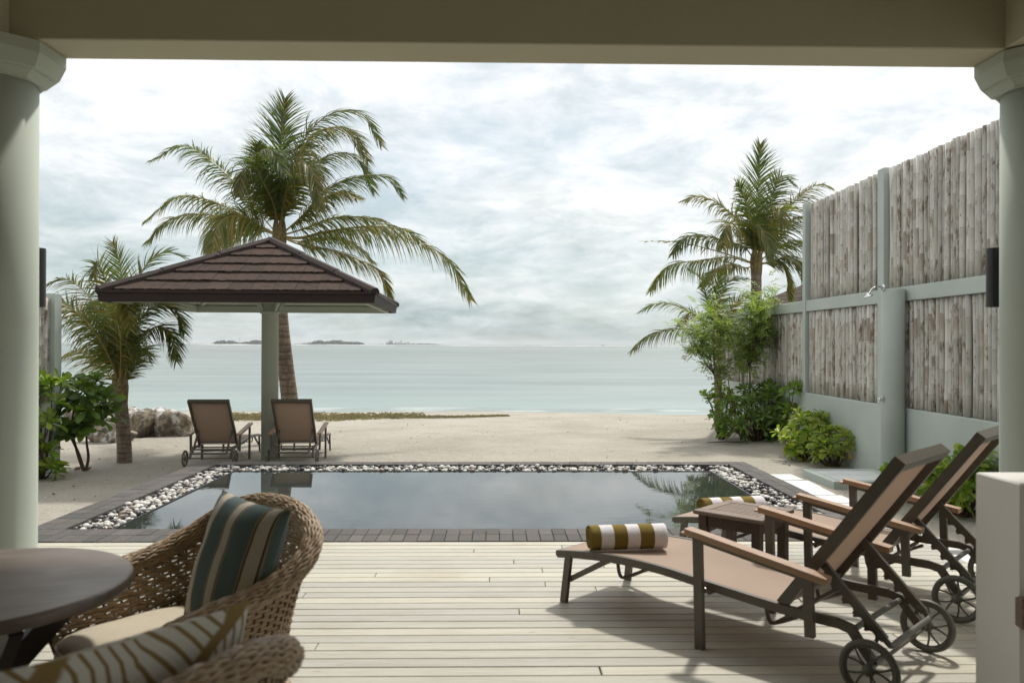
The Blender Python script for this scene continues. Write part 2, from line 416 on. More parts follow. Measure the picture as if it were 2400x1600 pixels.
def mat_trunk():
    ma, t, bs = newmat('palm_bark')
    v = coords(t)
    a = noise(t, N(t, 'ShaderNodeMapping', {'Vector': v, 'Scale': (2, 2, 9)}).outputs[0], 2.0, 6, 0.65)
    b = noise(t, N(t, 'ShaderNodeMapping', {'Vector': v, 'Scale': (14, 14, 2)}).outputs[0], 3.0, 4, 0.6)
    col = ramp(t, a, [(0.3, (0.12, 0.085, 0.06)), (0.5, (0.25, 0.19, 0.14)), (0.7, (0.36, 0.29, 0.22))])
    col = mixc(t, ramp(t, b, [(0.4, 0.5), (0.6, 0.0)]), col, (0.08, 0.055, 0.04))
    wv = N(t, 'ShaderNodeTexWave', {'Vector': v, 'Scale': 2.3, 'Distortion': 2.2, 'Detail': 3.0, 'Detail Scale': 1.5}, bands_direction='Z', wave_profile='SAW')
    col = mixc(t, ramp(t, wv.outputs['Fac'], [(0.0, 0.75), (0.16, 0.25), (0.3, 0.0), (1.0, 0.0)]), col, (0.05, 0.034, 0.024))
    t.links.new(col, bs.inputs['Base Color'])
    bs.inputs['Roughness'].default_value = 0.9
    s = N(t, 'ShaderNodeMath', {0: a, 1: b}, operation='ADD')
    bump(t, bs, s.outputs[0], 0.6, 0.02)
    return ma
M['trunk'] = mat_trunk()
M['fibre'] = simple('palm_fibre', (0.12, 0.085, 0.04), (0.27, 0.21, 0.085), 0.9, 20, 0.5)

def mat_rock():
    ma, t, bs = newmat('coral_boulder')
    v = coords(t, rand=30)
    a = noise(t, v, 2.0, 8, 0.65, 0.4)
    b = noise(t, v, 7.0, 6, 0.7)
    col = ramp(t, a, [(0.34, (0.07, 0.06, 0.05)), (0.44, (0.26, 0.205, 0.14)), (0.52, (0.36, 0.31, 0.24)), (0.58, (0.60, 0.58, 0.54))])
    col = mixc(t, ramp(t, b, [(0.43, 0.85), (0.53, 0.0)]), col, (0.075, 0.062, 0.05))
    t.links.new(col, bs.inputs['Base Color'])
    bs.inputs['Roughness'].default_value = 0.9
    bump(t, bs, b, 0.8, 0.06)
    return ma
M['rock'] = mat_rock()
M['peb_white'] = simple('white_pebble', (0.62, 0.60, 0.56), (0.50, 0.47, 0.42), 0.5, 14, rand=9, jitter=0.12)
M['peb_black'] = simple('black_pebble', (0.035, 0.032, 0.032), (0.065, 0.055, 0.05), 0.4, 14, rand=9, jitter=0.3)
M['peb_tan'] = simple('tan_pebble', (0.36, 0.27, 0.20), (0.24, 0.18, 0.14), 0.5, 14, rand=9, jitter=0.2)

def mat_sling():
    ma, t, bs = newmat('tan_sling_mesh')
    v = coords(t, (1, 1, 1))
    w = N(t, 'ShaderNodeTexWave', {'Vector': v, 'Scale': 220.0, 'Distortion': 0.0}, bands_direction='X')
    f = noise(t, v, 3.0, 4)
    col = mixc(t, ramp(t, f, [(0.3, 0.0), (0.7, 1.0)]), (0.40, 0.295, 0.22), (0.36, 0.265, 0.195))
    t.links.new(col, bs.inputs['Base Color'])
    bs.inputs['Roughness'].default_value = 0.75
    tr = N(t, 'ShaderNodeBsdfTranslucent'); tr.inputs[0].default_value = (0.27, 0.165, 0.11, 1)
    mxs = N(t, 'ShaderNodeMixShader', {0: 0.22})
    t.links.new(bs.outputs[0], mxs.inputs[1]); t.links.new(tr.outputs[0], mxs.inputs[2])
    out = [n for n in t.nodes if n.type == 'OUTPUT_MATERIAL'][0]
    t.links.new(mxs.outputs[0], out.inputs[0])
    bump(t, bs, w.outputs['Fac'], 0.1, 0.001)
    return ma
M['sling'] = mat_sling()

def band_mat(name, axis, lo, hi, stops, rough=0.9, fuzz=0.3, fscale=300):
    ma, t, bs = newmat(name)
    tcn = t.nodes.new('ShaderNodeTexCoord')
    sx = N(t, 'ShaderNodeSeparateXYZ', {0: tcn.outputs['Object']})
    f = N(t, 'ShaderNodeMapRange', {0: sx.outputs[axis], 1: lo, 2: hi}).outputs[0]
    col = ramp(t, f, stops, 'CONSTANT')
    nz = noise(t, tcn.outputs['Object'], 60, 4)
    col = mixc(t, ramp(t, nz, [(0.3, 0.12), (0.7, 0.0)]), col, (0.05, 0.05, 0.04))
    t.links.new(col, bs.inputs['Base Color'])
    bs.inputs['Roughness'].default_value = rough
    bs.inputs['Specular IOR Level'].default_value = 0.1
    bump(t, bs, noise(t, tcn.outputs['Object'], fscale, 3), fuzz, 0.003)
    return ma
OL, WH = (0.20, 0.145, 0.035), (0.74, 0.70, 0.71)
M['towel'] = band_mat('striped_towel', 0, -0.225, 0.225, [(0, OL), (0.13, WH), (0.30, OL), (0.475, WH), (0.64, OL), (0.825, WH)], fuzz=0.7)
TE, CR, TN, BR = (0.145, 0.195, 0.195), (0.62, 0.58, 0.50), (0.36, 0.31, 0.21), (0.11, 0.075, 0.055)
st = [(0, TE), (0.09, TN), (0.105, CR), (0.205, TN), (0.22, TE), (0.41, TN), (0.42, BR), (0.432, CR), (0.53, BR), (0.542, TN), (0.556, TE), (0.775, TN), (0.79, BR), (0.807, CR), (0.915, BR), (0.93, TN), (0.942, TE)]
M['striped'] = band_mat('teal_striped_fabric', 0, -0.215, 0.215, st)

def mat_leafprint():
    ma, t, bs = newmat('palm_leaf_print')
    tcn = t.nodes.new('ShaderNodeTexCoord')
    mp = N(t, 'ShaderNodeMapping', {'Vector': tcn.outputs['Object'], 'Rotation': (0, 0, 1.2)})
    nz = N(t, 'ShaderNodeTexNoise', {'Vector': mp.outputs[0], 'Scale': 3.0})
    ad = N(t, 'ShaderNodeVectorMath', {0: mp.outputs[0], 1: N(t, 'ShaderNodeVectorMath', {0: nz.outputs['Color'], 1: (0.10, 0.10, 0)}, operation='MULTIPLY').outputs[0]}, operation='ADD')
    sx = N(t, 'ShaderNodeSeparateXYZ', {0: ad.outputs[0]})
    def mt(op, a, b): return N(t, 'ShaderNodeMath', {0: a, 1: b}, operation=op).outputs[0]
    u = mt('DIVIDE', sx.outputs[0], 0.17)
    tri = mt('ABSOLUTE', mt('SUBTRACT', mt('FRACT', u, 0.0), 0.5), 0.0)      # 0 on the vein
    rib = mt('FRACT', mt('ADD', mt('MULTIPLY', sx.outputs[1], 27.0), mt('MULTIPLY', tri, 2.4)), 0.0)
    ribm = ramp(t, rib, [(0.0, 1.0), (0.24, 1.0), (0.32, 0.0), (0.94, 0.0), (1.0, 1.0)])
    vein = ramp(t, tri, [(0.0, 1.0), (0.055, 1.0), (0.08, 0.0)])
    mxm = N(t, 'ShaderNodeMath', {0: ribm, 1: vein}, operation='MAXIMUM').outputs[0]
    col = mixc(t, mxm, (0.56, 0.54, 0.48), (0.23, 0.16, 0.065))
    t.links.new(col, bs.inputs['Base Color'])
    bs.inputs['Roughness'].default_value = 0.95
    bs.inputs['Specular IOR Level'].default_value = 0.1
    return ma
M['leafprint'] = mat_leafprint()

# ------------------------------------------------------------------ mesh helpers
class MB:
    def __init__(s, origin=(0, 0, 0)):
        s.v = []; s.f = []; s.mi = []; s.cur = 0; s.o = Vector(origin)
    def add(s, vs, fs):
        b = len(s.v)
        s.v += [(v[0] - s.o.x, v[1] - s.o.y, v[2] - s.o.z) for v in vs]
        s.f += [tuple(i + b for i in f) for f in fs]
        s.mi += [s.cur] * len(fs)
    def box(s, c, size, rot=None, bev=0.0):
        hx, hy, hz = size[0] / 2, size[1] / 2, size[2] / 2
        c = Vector(c)
        if bev <= 0:
            vs = [Vector((x, y, z)) for z in (-hz, hz) for x, y in ((-hx, -hy), (hx, -hy), (hx, hy), (-hx, hy))]
            fs = [(3, 2, 1, 0), (4, 5, 6, 7), (0, 1, 5, 4), (1, 2, 6, 5), (2, 3, 7, 6), (3, 0, 4, 7)]
        else:
            b = min(bev, hx * .9, hy * .9, hz * .9)
            vs = []
            for z, ins in ((-hz, b), (-hz + b, 0), (hz - b, 0), (hz, b)):
                vs += [Vector((x, y, z)) for x, y in ((-hx + ins, -hy + ins), (hx - ins, -hy + ins), (hx - ins, hy - ins), (-hx + ins, hy - ins))]
            fs = [(3, 2, 1, 0), (12, 13, 14, 15)]
            for k in range(3):
                for i in range(4):
                    j = (i + 1) % 4
                    fs.append((4 * k + i, 4 * k + j, 4 * k + 4 + j, 4 * k + 4 + i))
        if rot is not None: vs = [rot @ v for v in vs]
        s.add([v + c for v in vs], fs)
    def bar(s, p0, p1, w, h, up=(0, 0, 1)):           # rectangular bar between two points
        s.path([p0, p1], w, h, up)
    def path(s, pts, w, h, up=(0, 0, 1), caps=True):  # rectangular section swept along a polyline (w across, h along up)
        pts = [Vector(p) for p in pts]; up = Vector(up); n = len(pts); vs = []
        for i, p in enumerate(pts):
            t = (pts[min(i + 1, n - 1)] - pts[max(i - 1, 0)]).normalized()
            sd = t.cross(up)
            if sd.length < 1e-4: sd = t.cross(Vector((1, 0, 0)))
            sd.normalize(); u = sd.cross(t).normalized()
            k = 1.0
            if 0 < i < n - 1:
                a = (pts[i] - pts[i - 1]).normalized(); k = 1.0 / max(0.5, a.dot(t))
            vs += [p - sd * w / 2 - u * h / 2 * k, p + sd * w / 2 - u * h / 2 * k, p + sd * w / 2 + u * h / 2 * k, p - sd * w / 2 + u * h / 2 * k]
        fs = []
        for i in range(n - 1):
            for j in range(4):
                q = (j + 1) % 4
                fs.append((4 * i + j, 4 * i + q, 4 * i + 4 + q, 4 * i + 4 + j))
        if caps: fs += [(3, 2, 1, 0), (4 * n - 4, 4 * n - 3, 4 * n - 2, 4 * n - 1)]
        s.add(vs, fs)
    def tube(s, pts, r, n=8, caps=True, closed=False):
        pts = [Vector(p) for p in pts]; k = len(pts)
        if isinstance(r, (int, float)): r = [r] * k
        vs = []; prev = None
        for i, p in enumerate(pts):
            if closed: t = (pts[(i + 1) % k] - pts[i - 1])
            else: t = (pts[min(i + 1, k - 1)] - pts[max(i - 1, 0)])
            t.normalize()
            if prev is None:
                a = Vector((0, 0, 1)) if abs(t.z) < 0.9 else Vector((1, 0, 0))
                u = t.cross(a).normalized()
            else:
                u = (prev - t * prev.dot(t))
                u = u.normalized() if u.length > 1e-6 else t.orthogonal().normalized()
            prev = u; w = t.cross(u)
            vs += [p + (u * cos(2 * pi * j / n) + w * sin(2 * pi * j / n)) * r[i] for j in range(n)]
        fs = []
        for i in range(k if closed else k - 1):
            a, b = i * n, ((i + 1) % k) * n
            for j in range(n):
                q = (j + 1) % n
                fs.append((a + j, a + q, b + q, b + j))
        if caps and not closed: fs += [tuple(range(n - 1, -1, -1)), tuple(range((k - 1) * n, k * n))]
        s.add(vs, fs)
    def lathe(s, prof, n=24, c=(0, 0, 0), rot=None, phase=0.0):
        c = Vector(c); vs = []; k = len(prof)
        for r, z in prof:
            for j in range(n):
                a = 2 * pi * (j + phase) / n
                v = Vector((r * cos(a), r * sin(a), z))
                vs.append((rot @ v if rot else v) + c)
        fs = []
        for i in range(k - 1):
            for j in range(n):
                q = (j + 1) % n
                fs.append((i * n + j, i * n + q, i * n + n + q, i * n + n + j))
        if prof[0][0] > 1e-6: fs.append(tuple(range(n - 1, -1, -1)))
        if prof[-1][0] > 1e-6: fs.append(tuple(range((k - 1) * n, k * n)))
        s.add(vs, fs)
    def grid(s, rows):
        b = []; n = len(rows[0])
        for r in rows: b += r
        s.add(b, [(i * n + j, i * n + j + 1, i * n + n + j + 1, i * n + n + j) for i in range(len(rows) - 1) for j in range(n - 1)])
    def mesh(s, name, mats, smooth=False):
        me = bpy.data.meshes.new(name)
        me.from_pydata(s.v, [], s.f)
        if not isinstance(mats, (list, tuple)): mats = [mats]
        for x in mats: me.materials.append(x)
        if len(mats) > 1: me.polygons.foreach_set('material_index', s.mi)
        if smooth: me.polygons.foreach_set('use_smooth', [True] * len(me.polygons))
        me.update()
        return me
    def build(s, name, mats, parent=None, smooth=False, **k):
        return link(name, s.mesh(name, mats, smooth), parent, **k)
def link(name, me, parent=None, loc=None, rotz=None, matrix=None, kind=None, label=None, cat=None, group=None):
    o = bpy.data.objects.new(name, me); COL.objects.link(o)
    if parent: o.parent = parent
    if matrix is not None: o.matrix_local = matrix
    if loc is not None: o.location = loc
    if rotz is not None: o.rotation_euler = (0, 0, rotz)
    tag(o, label, cat, group, kind)
    return o
def tag(o, label=None, cat=None, group=None, kind=None):
    if label: o['label'] = label
    if cat: o['category'] = cat
    if group: o['group'] = group
    if kind: o['kind'] = kind
    return o
def thing(name, label, cat, loc=(0, 0, 0), rotz=0.0, group=None):
    o = bpy.data.objects.new(name, None); COL.objects.link(o)
    o.location = loc; o.rotation_euler = (0, 0, rotz); o.empty_display_size = 0.1
    return tag(o, label, cat, group)
def struct(name, loc=(0, 0, 0)):
    o = bpy.data.objects.new(name, None); COL.objects.link(o); o.location = loc; o['kind'] = 'structure'
    return o
def copy_tree(o, parent=None):
    c = o.copy(); COL.objects.link(c)
    if parent: c.parent = parent
    for ch in list(o.children): copy_tree(ch, c)
    return c
def smooth_path(pts, n):
    pts = [Vector(p) for p in pts]; out = []
    k = len(pts)
    for i in range(k - 1):
        p0 = pts[i - 1] if i else pts[0] * 2 - pts[1]
        p1, p2 = pts[i], pts[i + 1]
        p3 = pts[i + 2] if i + 2 < k else pts[-1] * 2 - pts[-2]
        for j in range(n):
            t = j / n
            out.append(0.5 * ((2 * p1) + (p2 - p0) * t + (2 * p0 - 5 * p1 + 4 * p2 - p3) * t * t + (3 * p1 - p0 - 3 * p2 + p3) * t ** 3))
    out.append(pts[-1]); return out
def sm(a, b, x):
    x = max(0.0, min(1.0, (x - a) / (b - a))); return x * x * (3 - 2 * x)
rnd = random.Random(11)

# ------------------------------------------------------------------ the ground, the sea
def sand_h(x, y):
    z = -0.38
    t = max(0.0, min(1.0, (y - 14.0) / 15.0))
    z -= 0.62 * t ** 1.15
    if y > 29: z -= (y - 29) * 0.06
    z += 0.030 * mnoise.noise(Vector((x * 0.55, y * 0.45, 1.3))) + 0.012 * mnoise.noise(Vector((x * 2.1, y * 2.0, 4.0)))
    if y > 12: z += 0.07 * sm(12, 20, y) * mnoise.noise(Vector((x * 0.12, y * 0.16, 7.7)))
    z += 0.14 * sm(4.2, 5.6, x) * sm(13.5, 15.5, y) * (1 - sm(19, 24, y))
    z += 0.10 * sm(-5.0, -6.2, x) * sm(13, 15, y) * (1 - sm(19, 24, y))
    return z
mb = MB()
xs = [-90, -60, -40, -28] + [-20 + 0.5 * i for i in range(70)] + [16, 20, 28, 40, 60, 90]
ys = [-8, -4, 0, 3, 5] + [6 + 0.3 * i for i in range(88)] + [33, 36, 40, 50, 70]
mb.grid([[Vector((x, y, sand_h(x, y))) for x in xs] for y in ys])
mb.build('sand_beach', M['sand'], kind='structure', smooth=True)
mb = MB()
mb.grid([[Vector((x, y, -1.0)) for x in (-14000, -3000, -400, -60, 60, 400, 3000, 14000)] for y in (24.5, 40, 70, 130, 300, 800, 3000, 12000)])
mb.build('sea_water', M['sea'], kind='structure')
# the sea bed far out closes the view under the water sheet
mb = MB()
mb.grid([[Vector((x, y, -6.0)) for x in (-14500, 14500)] for y in (-60, 12500)])
mb.build('sea_bed_ground', M['sand'], kind='structure')

# shallow wash along the shore and breakers on the reef
r_ = random.Random(5)
mb = MB()
for k in range(3):
    y0 = 29.6 + k * 0.6 + r_.uniform(0, .3); pts = []
    for i in range(90):
        x = -12 + i * 0.28
        w = (0.015 + 0.09 * max(0, mnoise.noise(Vector((x * 0.5, k * 3.1, 0)))))
        y = y0 + 0.5 * mnoise.noise(Vector((x * 0.25, k * 1.7, 2)))
        pts.append((x, y, w))
    mb.grid([[Vector((x, y - w, -0.993)) for x, y, w in pts], [Vector((x, y, -0.975)) for x, y, w in pts], [Vector((x, y + w, -0.993)) for x, y, w in pts]])
mb.build('shore_foam', M['foam'], kind='stuff')
mb = MB()
for x0, x1, y0 in ((-760, -640, 1500), (-560, -420, 1500), (-380, -345, 1480), (-240, -185, 1480), (-90, 60, 1450), (-120, -20, 1650), (60, 180, 1500), (240, 420, 1400), (480, 760, 1420), (150, 330, 1700), (-330, -200, 1600)):
    n = 24
    rows = [[], [], []]
    for i in range(n + 1):
        t = i / n; x = x0 + (x1 - x0) * t
        hh = 0.9 * sin(pi * t) ** .5 * (0.5 + 0.8 * abs(mnoise.noise(Vector((x * 0.05, y0, 0))))) 
        y = y0 + 25 * mnoise.noise(Vector((x * 0.008, 0, 5)))
        rows[0].append(Vector((x, y - 5, -1.0))); rows[1].append(Vector((x, y, -1.0 + hh))); rows[2].append(Vector((x, y + 8, -1.0)))
    mb.grid(rows)
mb.build('reef_surf', M['foam'], kind='stuff')

# seaweed wrack on the tide line
mb = MB()
for i in range(9000):
    px = -9.2 + 9.6 * r_.random() ** 1.5
    t = (px + 9.2) / 9.6
    cen = 25.2 + 1.4 * t + 0.5 * mnoise.noise(Vector((px * 0.5, 3, 0))) + (1.3 if r_.random() < 0.16 and px < -2.5 else 0)
    half = 2.2 * (1 - t) ** 0.8 * (0.55 + 0.9 * abs(mnoise.noise(Vector((px * 0.7, 9, 0))))) + 0.12
    y = cen + half * max(-1.3, min(1.3, r_.gauss(0, 0.55)))
    z = sand_h(px, y) + 0.01
    if z < -1.0: z = -0.985
    a = r_.uniform(0, pi); l = r_.uniform(0.03, 0.10); h = r_.uniform(0.015, 0.05)
    d = Vector((cos(a), sin(a), 0)) * l; e = Vector((-sin(a), cos(a), 0)) * l * 0.4; c = Vector((px, y, z))
    mb.add([c - d, c + e, c + d, c - e, c + Vector((0, 0, h))], [(0, 1, 4), (1, 2, 4), (2, 3, 4), (3, 0, 4)])
mb.build('seaweed_wrack', M['seaweed'], kind='stuff')

# islands on the horizon
def island(name, px0, px1, Y, prof, seed, sandy=0.6):
    rr = random.Random(seed)
    o = struct(name, (0, 0, 0))
    a, b = P(px0, 806, Y), P(px1, 806, Y)
    n = 60; mbs = MB(); mbt = MB()
    rows = [[], [], []]
    for i in range(n + 1):
        t = i / n; x = a.x + (b.x - a.x) * t
        e = sin(pi * t) ** .6
        rows[0].append(Vector((x, Y - 40 * e - 2, -1.2))); rows[1].append(Vector((x, Y, -1 + 2.2 * e))); rows[2].append(Vector((x, Y + 40 * e + 2, -1.2)))
    mbs.grid(rows)
    mbs.build('beach', M['islandsand'], o)
    cnt = 190
    for i in range(cnt):
        t = rr.random() ; h = prof(t) * Y / F
        if h <= 0.3: continue
        x = a.x + (b.x - a.x) * t; hh = h * rr.uniform(0.6, 1.08)
        rad = hh * rr.uniform(0.35, 0.7)
        c = Vector((x, Y + rr.uniform(-15, 25), 0.5))
        prof_ = [(rad * 0.5, 0), (rad, hh * 0.35), (rad * 0.8, hh * 0.75), (rad * 0.35, hh * 0.97), (0.0, hh)]
        mbt.lathe([(q * rr.uniform(.85, 1.15), z) for q, z in prof_], 7, c)
    mbt.build('treeline', M['island'], o, kind='stuff')
    return o
i1 = island('island', 440, 652, 3000, lambda t: 7.5 * (sm(.22, .34, t) * (0.75 + .35 * sin(t * 19)) * (1 - .25 * sm(.8, 1, t))) + 1.2, 1)
mb = MB(); p = P(562, 806, 3000); mb.tube([p + Vector((0, 0, 0)), p + Vector((0, 0, 26))], 0.7, 5)
mb.build('mast', M['concrete'], i1)
i2 = island('island', 690, 852, 3000, lambda t: 9.0 * (sm(.0, .45, t) * (1 - .55 * sm(.62, 1.0, t))) * (0.9 + .18 * sin(t * 23)) + 1.0, 2)
i3 = island('island', 880, 1045, 4200, lambda t: 2.0 * sm(0, .2, t) * (1 - sm(.7, 1, t)) + 0.8, 3)
mb = MB()
for px, hpx in ((907, 6), (912, 8), (916, 9), (919, 9), (928, 6), (935, 6), (940, 9), (951, 5), (957, 6)):
    p = P(px, 806, 4200); h = hpx * 4200 / F
    mb.box((p.x, 4200, h / 2), (rnd.uniform(5, 9), 8, h))
mb.build('tower_block', M['concrete'], i3, kind='stuff')
mb = MB(); p = P(1413, 806, 2300)
b_ = thing('fishing_boat', 'tiny dark boat far out on the horizon', 'boat', (p.x, 2300, -1.0))
mb.path([(-4, 0, 0.9), (-2.5, 0, .5), (2.5, 0, .5), (4.2, 0, 1.1)], 2.2, 1.0); mb.build('hull', M['dark'], b_)
mb = MB(); mb.box((-0.5, 0, 1.9), (2.2, 1.6, 1.9)); mb.tube([(0.6, 0, 1), (0.6, 0, 4.6)], 0.1, 5); mb.build('cabin', M['dark'], b_)

# ------------------------------------------------------------------ deck
DX0, DX1, DY1 = -4.0, 3.26, 6.07
deck = struct('deck')
mb = MB(); mb.box(((DX0 + DX1) / 2, (DY1 - 3.0) / 2 - 0.0, -0.22), (DX1 - DX0 - 0.06, DY1 + 3.0 - 0.06, 0.34)); mb.build('deck_base', M['deckjoist'], deck)
pr = random.Random(3)
pitch = 0.1022; row = 0; y = DY1
plank_cache = {}
while y > 0.35:
    x = DX0 + pr.uniform(-3.4, 0.0); first = True
    while x < DX1:
        L = pr.choice((3.0, 3.6, 4.2, 4.8))
        xa, xb = max(x, DX0), min(x + L, DX1)
        if xb - xa > 0.25:
            key = round((xb - xa) * 50)
            me = plank_cache.get(key)
            if not me:
                q = MB(); q.box((0, 0, -0.014), ((xb - xa) - 0.004, pitch - 0.0065, 0.028), bev=0.003); me = plank_cache[key] = q.mesh('plank', M['plank'])
            link('plank', me, deck, loc=((xa + xb) / 2, y - pitch / 2, pr.uniform(-0.001, 0.001)))
        x += L
    y -= pitch; row += 1
mb = MB()
while y > -2.9:
    mb.box(((DX0 + DX1) / 2, y - pitch / 2, -0.014), (DX1 - DX0, pitch - 0.0065, 0.028)); y -= pitch
mb.build('plank_rows', M['plank'], deck, kind='stuff')
mb = MB(); mb.box((DX1 + 0.013, DY1 / 2, -0.20), (0.022, DY1, 0.39)); mb.build('deck_fascia', M['plank'], deck)

# ------------------------------------------------------------------ pool
WX0, WX1, WY0, WY1 = -3.12, 2.575, 6.50, 9.56
PX0, PX1, PY1 = -3.48, 2.93, 9.97
OX0, OX1, OY1 = -3.77, 3.19, 10.20
pool = struct('pool')
mb = MB()
mb.box(((OX0 + OX1) / 2, (DY1 + WY0) / 2 + 0.005, -0.255), (OX1 - OX0 - 0.01, WY0 - DY1 - 0.01, 0.41))
mb.box(((OX0 + PX0) / 2 + 0.0, (WY0 + OY1) / 2, -0.255), (PX0 - OX0 - 0.01, OY1 - WY0, 0.41))
mb.box(((OX1 + PX1) / 2, (WY0 + OY1) / 2, -0.255), (OX1 - PX1 - 0.01, OY1 - WY0, 0.41))
mb.box(((PX0 + PX1) / 2, (PY1 + OY1) / 2, -0.255), (PX1 - PX0 + 0.01, OY1 - PY1 - 0.01, 0.41))
mb.build('pool_wall', M['coping_side'], pool)
mb = MB(); mb.box(((PX0 + PX1) / 2, (WY0 + PY1) / 2, -0.29), (PX1 - PX0, PY1 - WY0, 0.40)); mb.build('basin', M['basin'], pool)
mb = MB()
for c, s_ in (((WX0 - .012, (WY0 + WY1) / 2, -.05), (.02, WY1 - WY0 + .02, .07)), ((WX1 + .012, (WY0 + WY1) / 2, -.05), (.02, WY1 - WY0 + .02, .07)), (((WX0 + WX1) / 2, WY1 + .012, -.05), (WX1 - WX0 + .044, .02, .07))):
    mb.box(c, s_)
mb.build('overflow_edge', M['basin'], pool)
mb = MB(); mb.grid([[Vector((x, y, -0.022)) for x in (WX0, WX1)] for y in (WY0 - 0.004, WY1)])
mb.build('pool_water', M['pool'], kind='structure')
bc = {}
def brick(x0, x1, y0, y1):
    g = 0.004; sx, sy = x1 - x0 - g, y1 - y0 - g
    key = (round(sx, 3), round(sy, 3))
    if key not in bc:
        q = MB(); q.box((0, 0, -0.025), (sx, sy, 0.05), bev=0.004); bc[key] = q.mesh('brick', M['brick'])
    link('brick', bc[key], pool, loc=((x0 + x1) / 2, (y0 + y1) / 2, 0.004 + pr.uniform(-0.002, 0.0015)))
n = 66; w = (OX1 - OX0) / n
for j in range(2):
    ya = DY1 + 0.012 + j * (WY0 - DY1 - 0.012) / 2; yb = DY1 + 0.012 + (j + 1) * (WY0 - DY1 - 0.012) / 2
    for i in range(n): brick(OX0 + i * w, OX0 + (i + 1) * w, ya, yb)
n = 19; h = (OY1 - WY0) / n
for xa, xb in ((OX0, PX0), (PX1, OX1)):
    xm = (xa + xb) / 2
    for i in range(n):
        o_ = 0
        brick(xa, xm, WY0 + i * h, WY0 + (i + 1) * h)
        brick(xm, xb, WY0 + i * h, WY0 + (i + 1) * h)
n = 32; w = (PX1 - PX0) / n
for j in range(2):
    for i in range(n): brick(PX0 + i * w, PX0 + (i + 1) * w, PY1 + j * (OY1 - PY1) / 2, PY1 + (j + 1) * (OY1 - PY1) / 2)

# pebbles in the overflow channel
bed = struct('pebble_bed')
def pebble_geo(rr, r):
    sx, sy, sz = r * rr.uniform(.9, 1.45), r * rr.uniform(.75, 1.05), r * rr.uniform(.5, .8)
    prof = [(0.0, -1), (0.62, -0.78), (0.97, -0.25), (0.95, 0.3), (0.6, 0.8), (0.0, 1)]
    q = MB(); k = 8
    vs = [Vector((0, 0, -sz))]
    for pr_, z in prof[1:-1]:
        vs += [Vector((pr_ * cos(2 * pi * j / k) * sx, pr_ * sin(2 * pi * j / k) * sy, z * sz)) for j in range(k)]
    vs.append(Vector((0, 0, sz)))
    fs = [(0, 1 + (j + 1) % k, 1 + j) for j in range(k)]
    for i in range(3): fs += [(1 + i * k + j, 1 + i * k + (j + 1) % k, 1 + i * k + k + (j + 1) % k, 1 + i * k + k + j) for j in range(k)]
    fs += [(1 + 3 * k + j, 1 + 3 * k + (j + 1) % k, len(vs) - 1) for j in range(k)]
    return vs, fs
pb = random.Random(21)
pmats = [M['peb_white'], M['peb_black'], M['peb_tan']]
protos = []
for i in range(6):
    row_ = []
    vs, fs = pebble_geo(pb, 0.030)
    for mt_ in pmats:
        q = MB(); q.add(vs, fs); row_.append(q.mesh('pebble', mt_, True))
    protos.append((vs, fs, row_))
spots = []
def strip(x0, x1, y0, y1, dens):
    for i in range(int((x1 - x0) * (y1 - y0) * dens)):
        x, y = pb.uniform(x0 + .02, x1 - .02), pb.uniform(y0 + .01, y1 - .02)
        spots.append((x, y))
strip(PX0, WX0 - .02, WY0 + .02, PY1, 640); strip(WX1 + .02, PX1, WY0 + .02, PY1, 640); strip(WX0, WX1, WY1 + .03, PY1, 560)
def near_px(s_):
    return -(s_[0] ** 2 + s_[1] ** 2)
sel = []
cells = {}
for s_ in spots:
    k = (int(s_[0] / 0.05), int(s_[1] / 0.05))
    if cells.get(k, 0) >= 2: continue
    cells[k] = cells.get(k, 0) + 1
    sel.append((s_[0], s_[1], cells[k]))
sel.sort(key=lambda s_: s_[0] ** 2 + s_[1] ** 2)
mb = MB(); nobj = 0
for (x, y, lay) in sel:
    vs, fs, mm = pb.choice(protos)
    k = pb.random(); kk = 0 if k < 0.54 else (1 if k < 0.93 else 2)
    # a darker fringe along the outer kerb
    if min(abs(x - PX0), abs(x - PX1), abs(y - PY1)) < 0.07 and pb.random() < 0.6: kk = 1
    z = -0.062 + lay * 0.022 + pb.uniform(-.006, .008)
    rot = Matrix.Rotation(pb.uniform(0, 6.28), 4, 'Z') @ Matrix.Rotation(pb.gauss(0, .25), 4, 'X')
    sc = pb.uniform(0.75, 1.25)
    mt_ = Matrix.Translation((x, y, z)) @ rot @ Matrix.Scale(sc, 4)
    if nobj < 300 and lay == 2 or nobj < 300 and pb.random() < 0.35:
        link('pebble', mm[kk], bed, matrix=mt_); nobj += 1
    else:
        mb.cur = kk; mb.add([mt_ @ v for v in vs], fs)
mb.build('pebbles', pmats, bed, smooth=True, kind='stuff')

# ------------------------------------------------------------------ the veranda
BY1, BY2, BZ = 3.92, 4.19, 2.98
mb = MB(); mb.box(((-6.0 + 6.2) / 2, (BY1 + BY2) / 2, BZ + 0.375), (12.2, BY2 - BY1, 0.75), bev=0.006)
mb.build('veranda_beam', M['beamtone'], kind='structure')
for nm, xa, xb in (('side_beam', -2.86, -2.375), ('side_beam', 2.53, 3.05)):
    mb = MB(); mb.box(((xa + xb) / 2, (BY1 - 0.004 - 3.0) / 2, BZ + 0.378), (xb - xa, BY1 - 0.004 + 3.0, 0.744)); mb.build(nm, M['beamtone'], kind='structure')
mb = MB(); mb.box((0.1, 0.6, BZ + 0.80), (13.5, 7.2, 0.09)); mb.build('veranda_ceiling', M['ceiling'], kind='structure')
mb = MB(); mb.box((0.1, -2.9, 2.0), (13.5, 0.2, 4.4)); mb.build('house_wall', M['housewall'], kind='structure')
mb = MB(); mb.box((-6.3, 0.3, 1.7), (0.15, 6.2, 4.6)); mb.build('veranda_side_wall', M['wallpaint'], kind='structure')

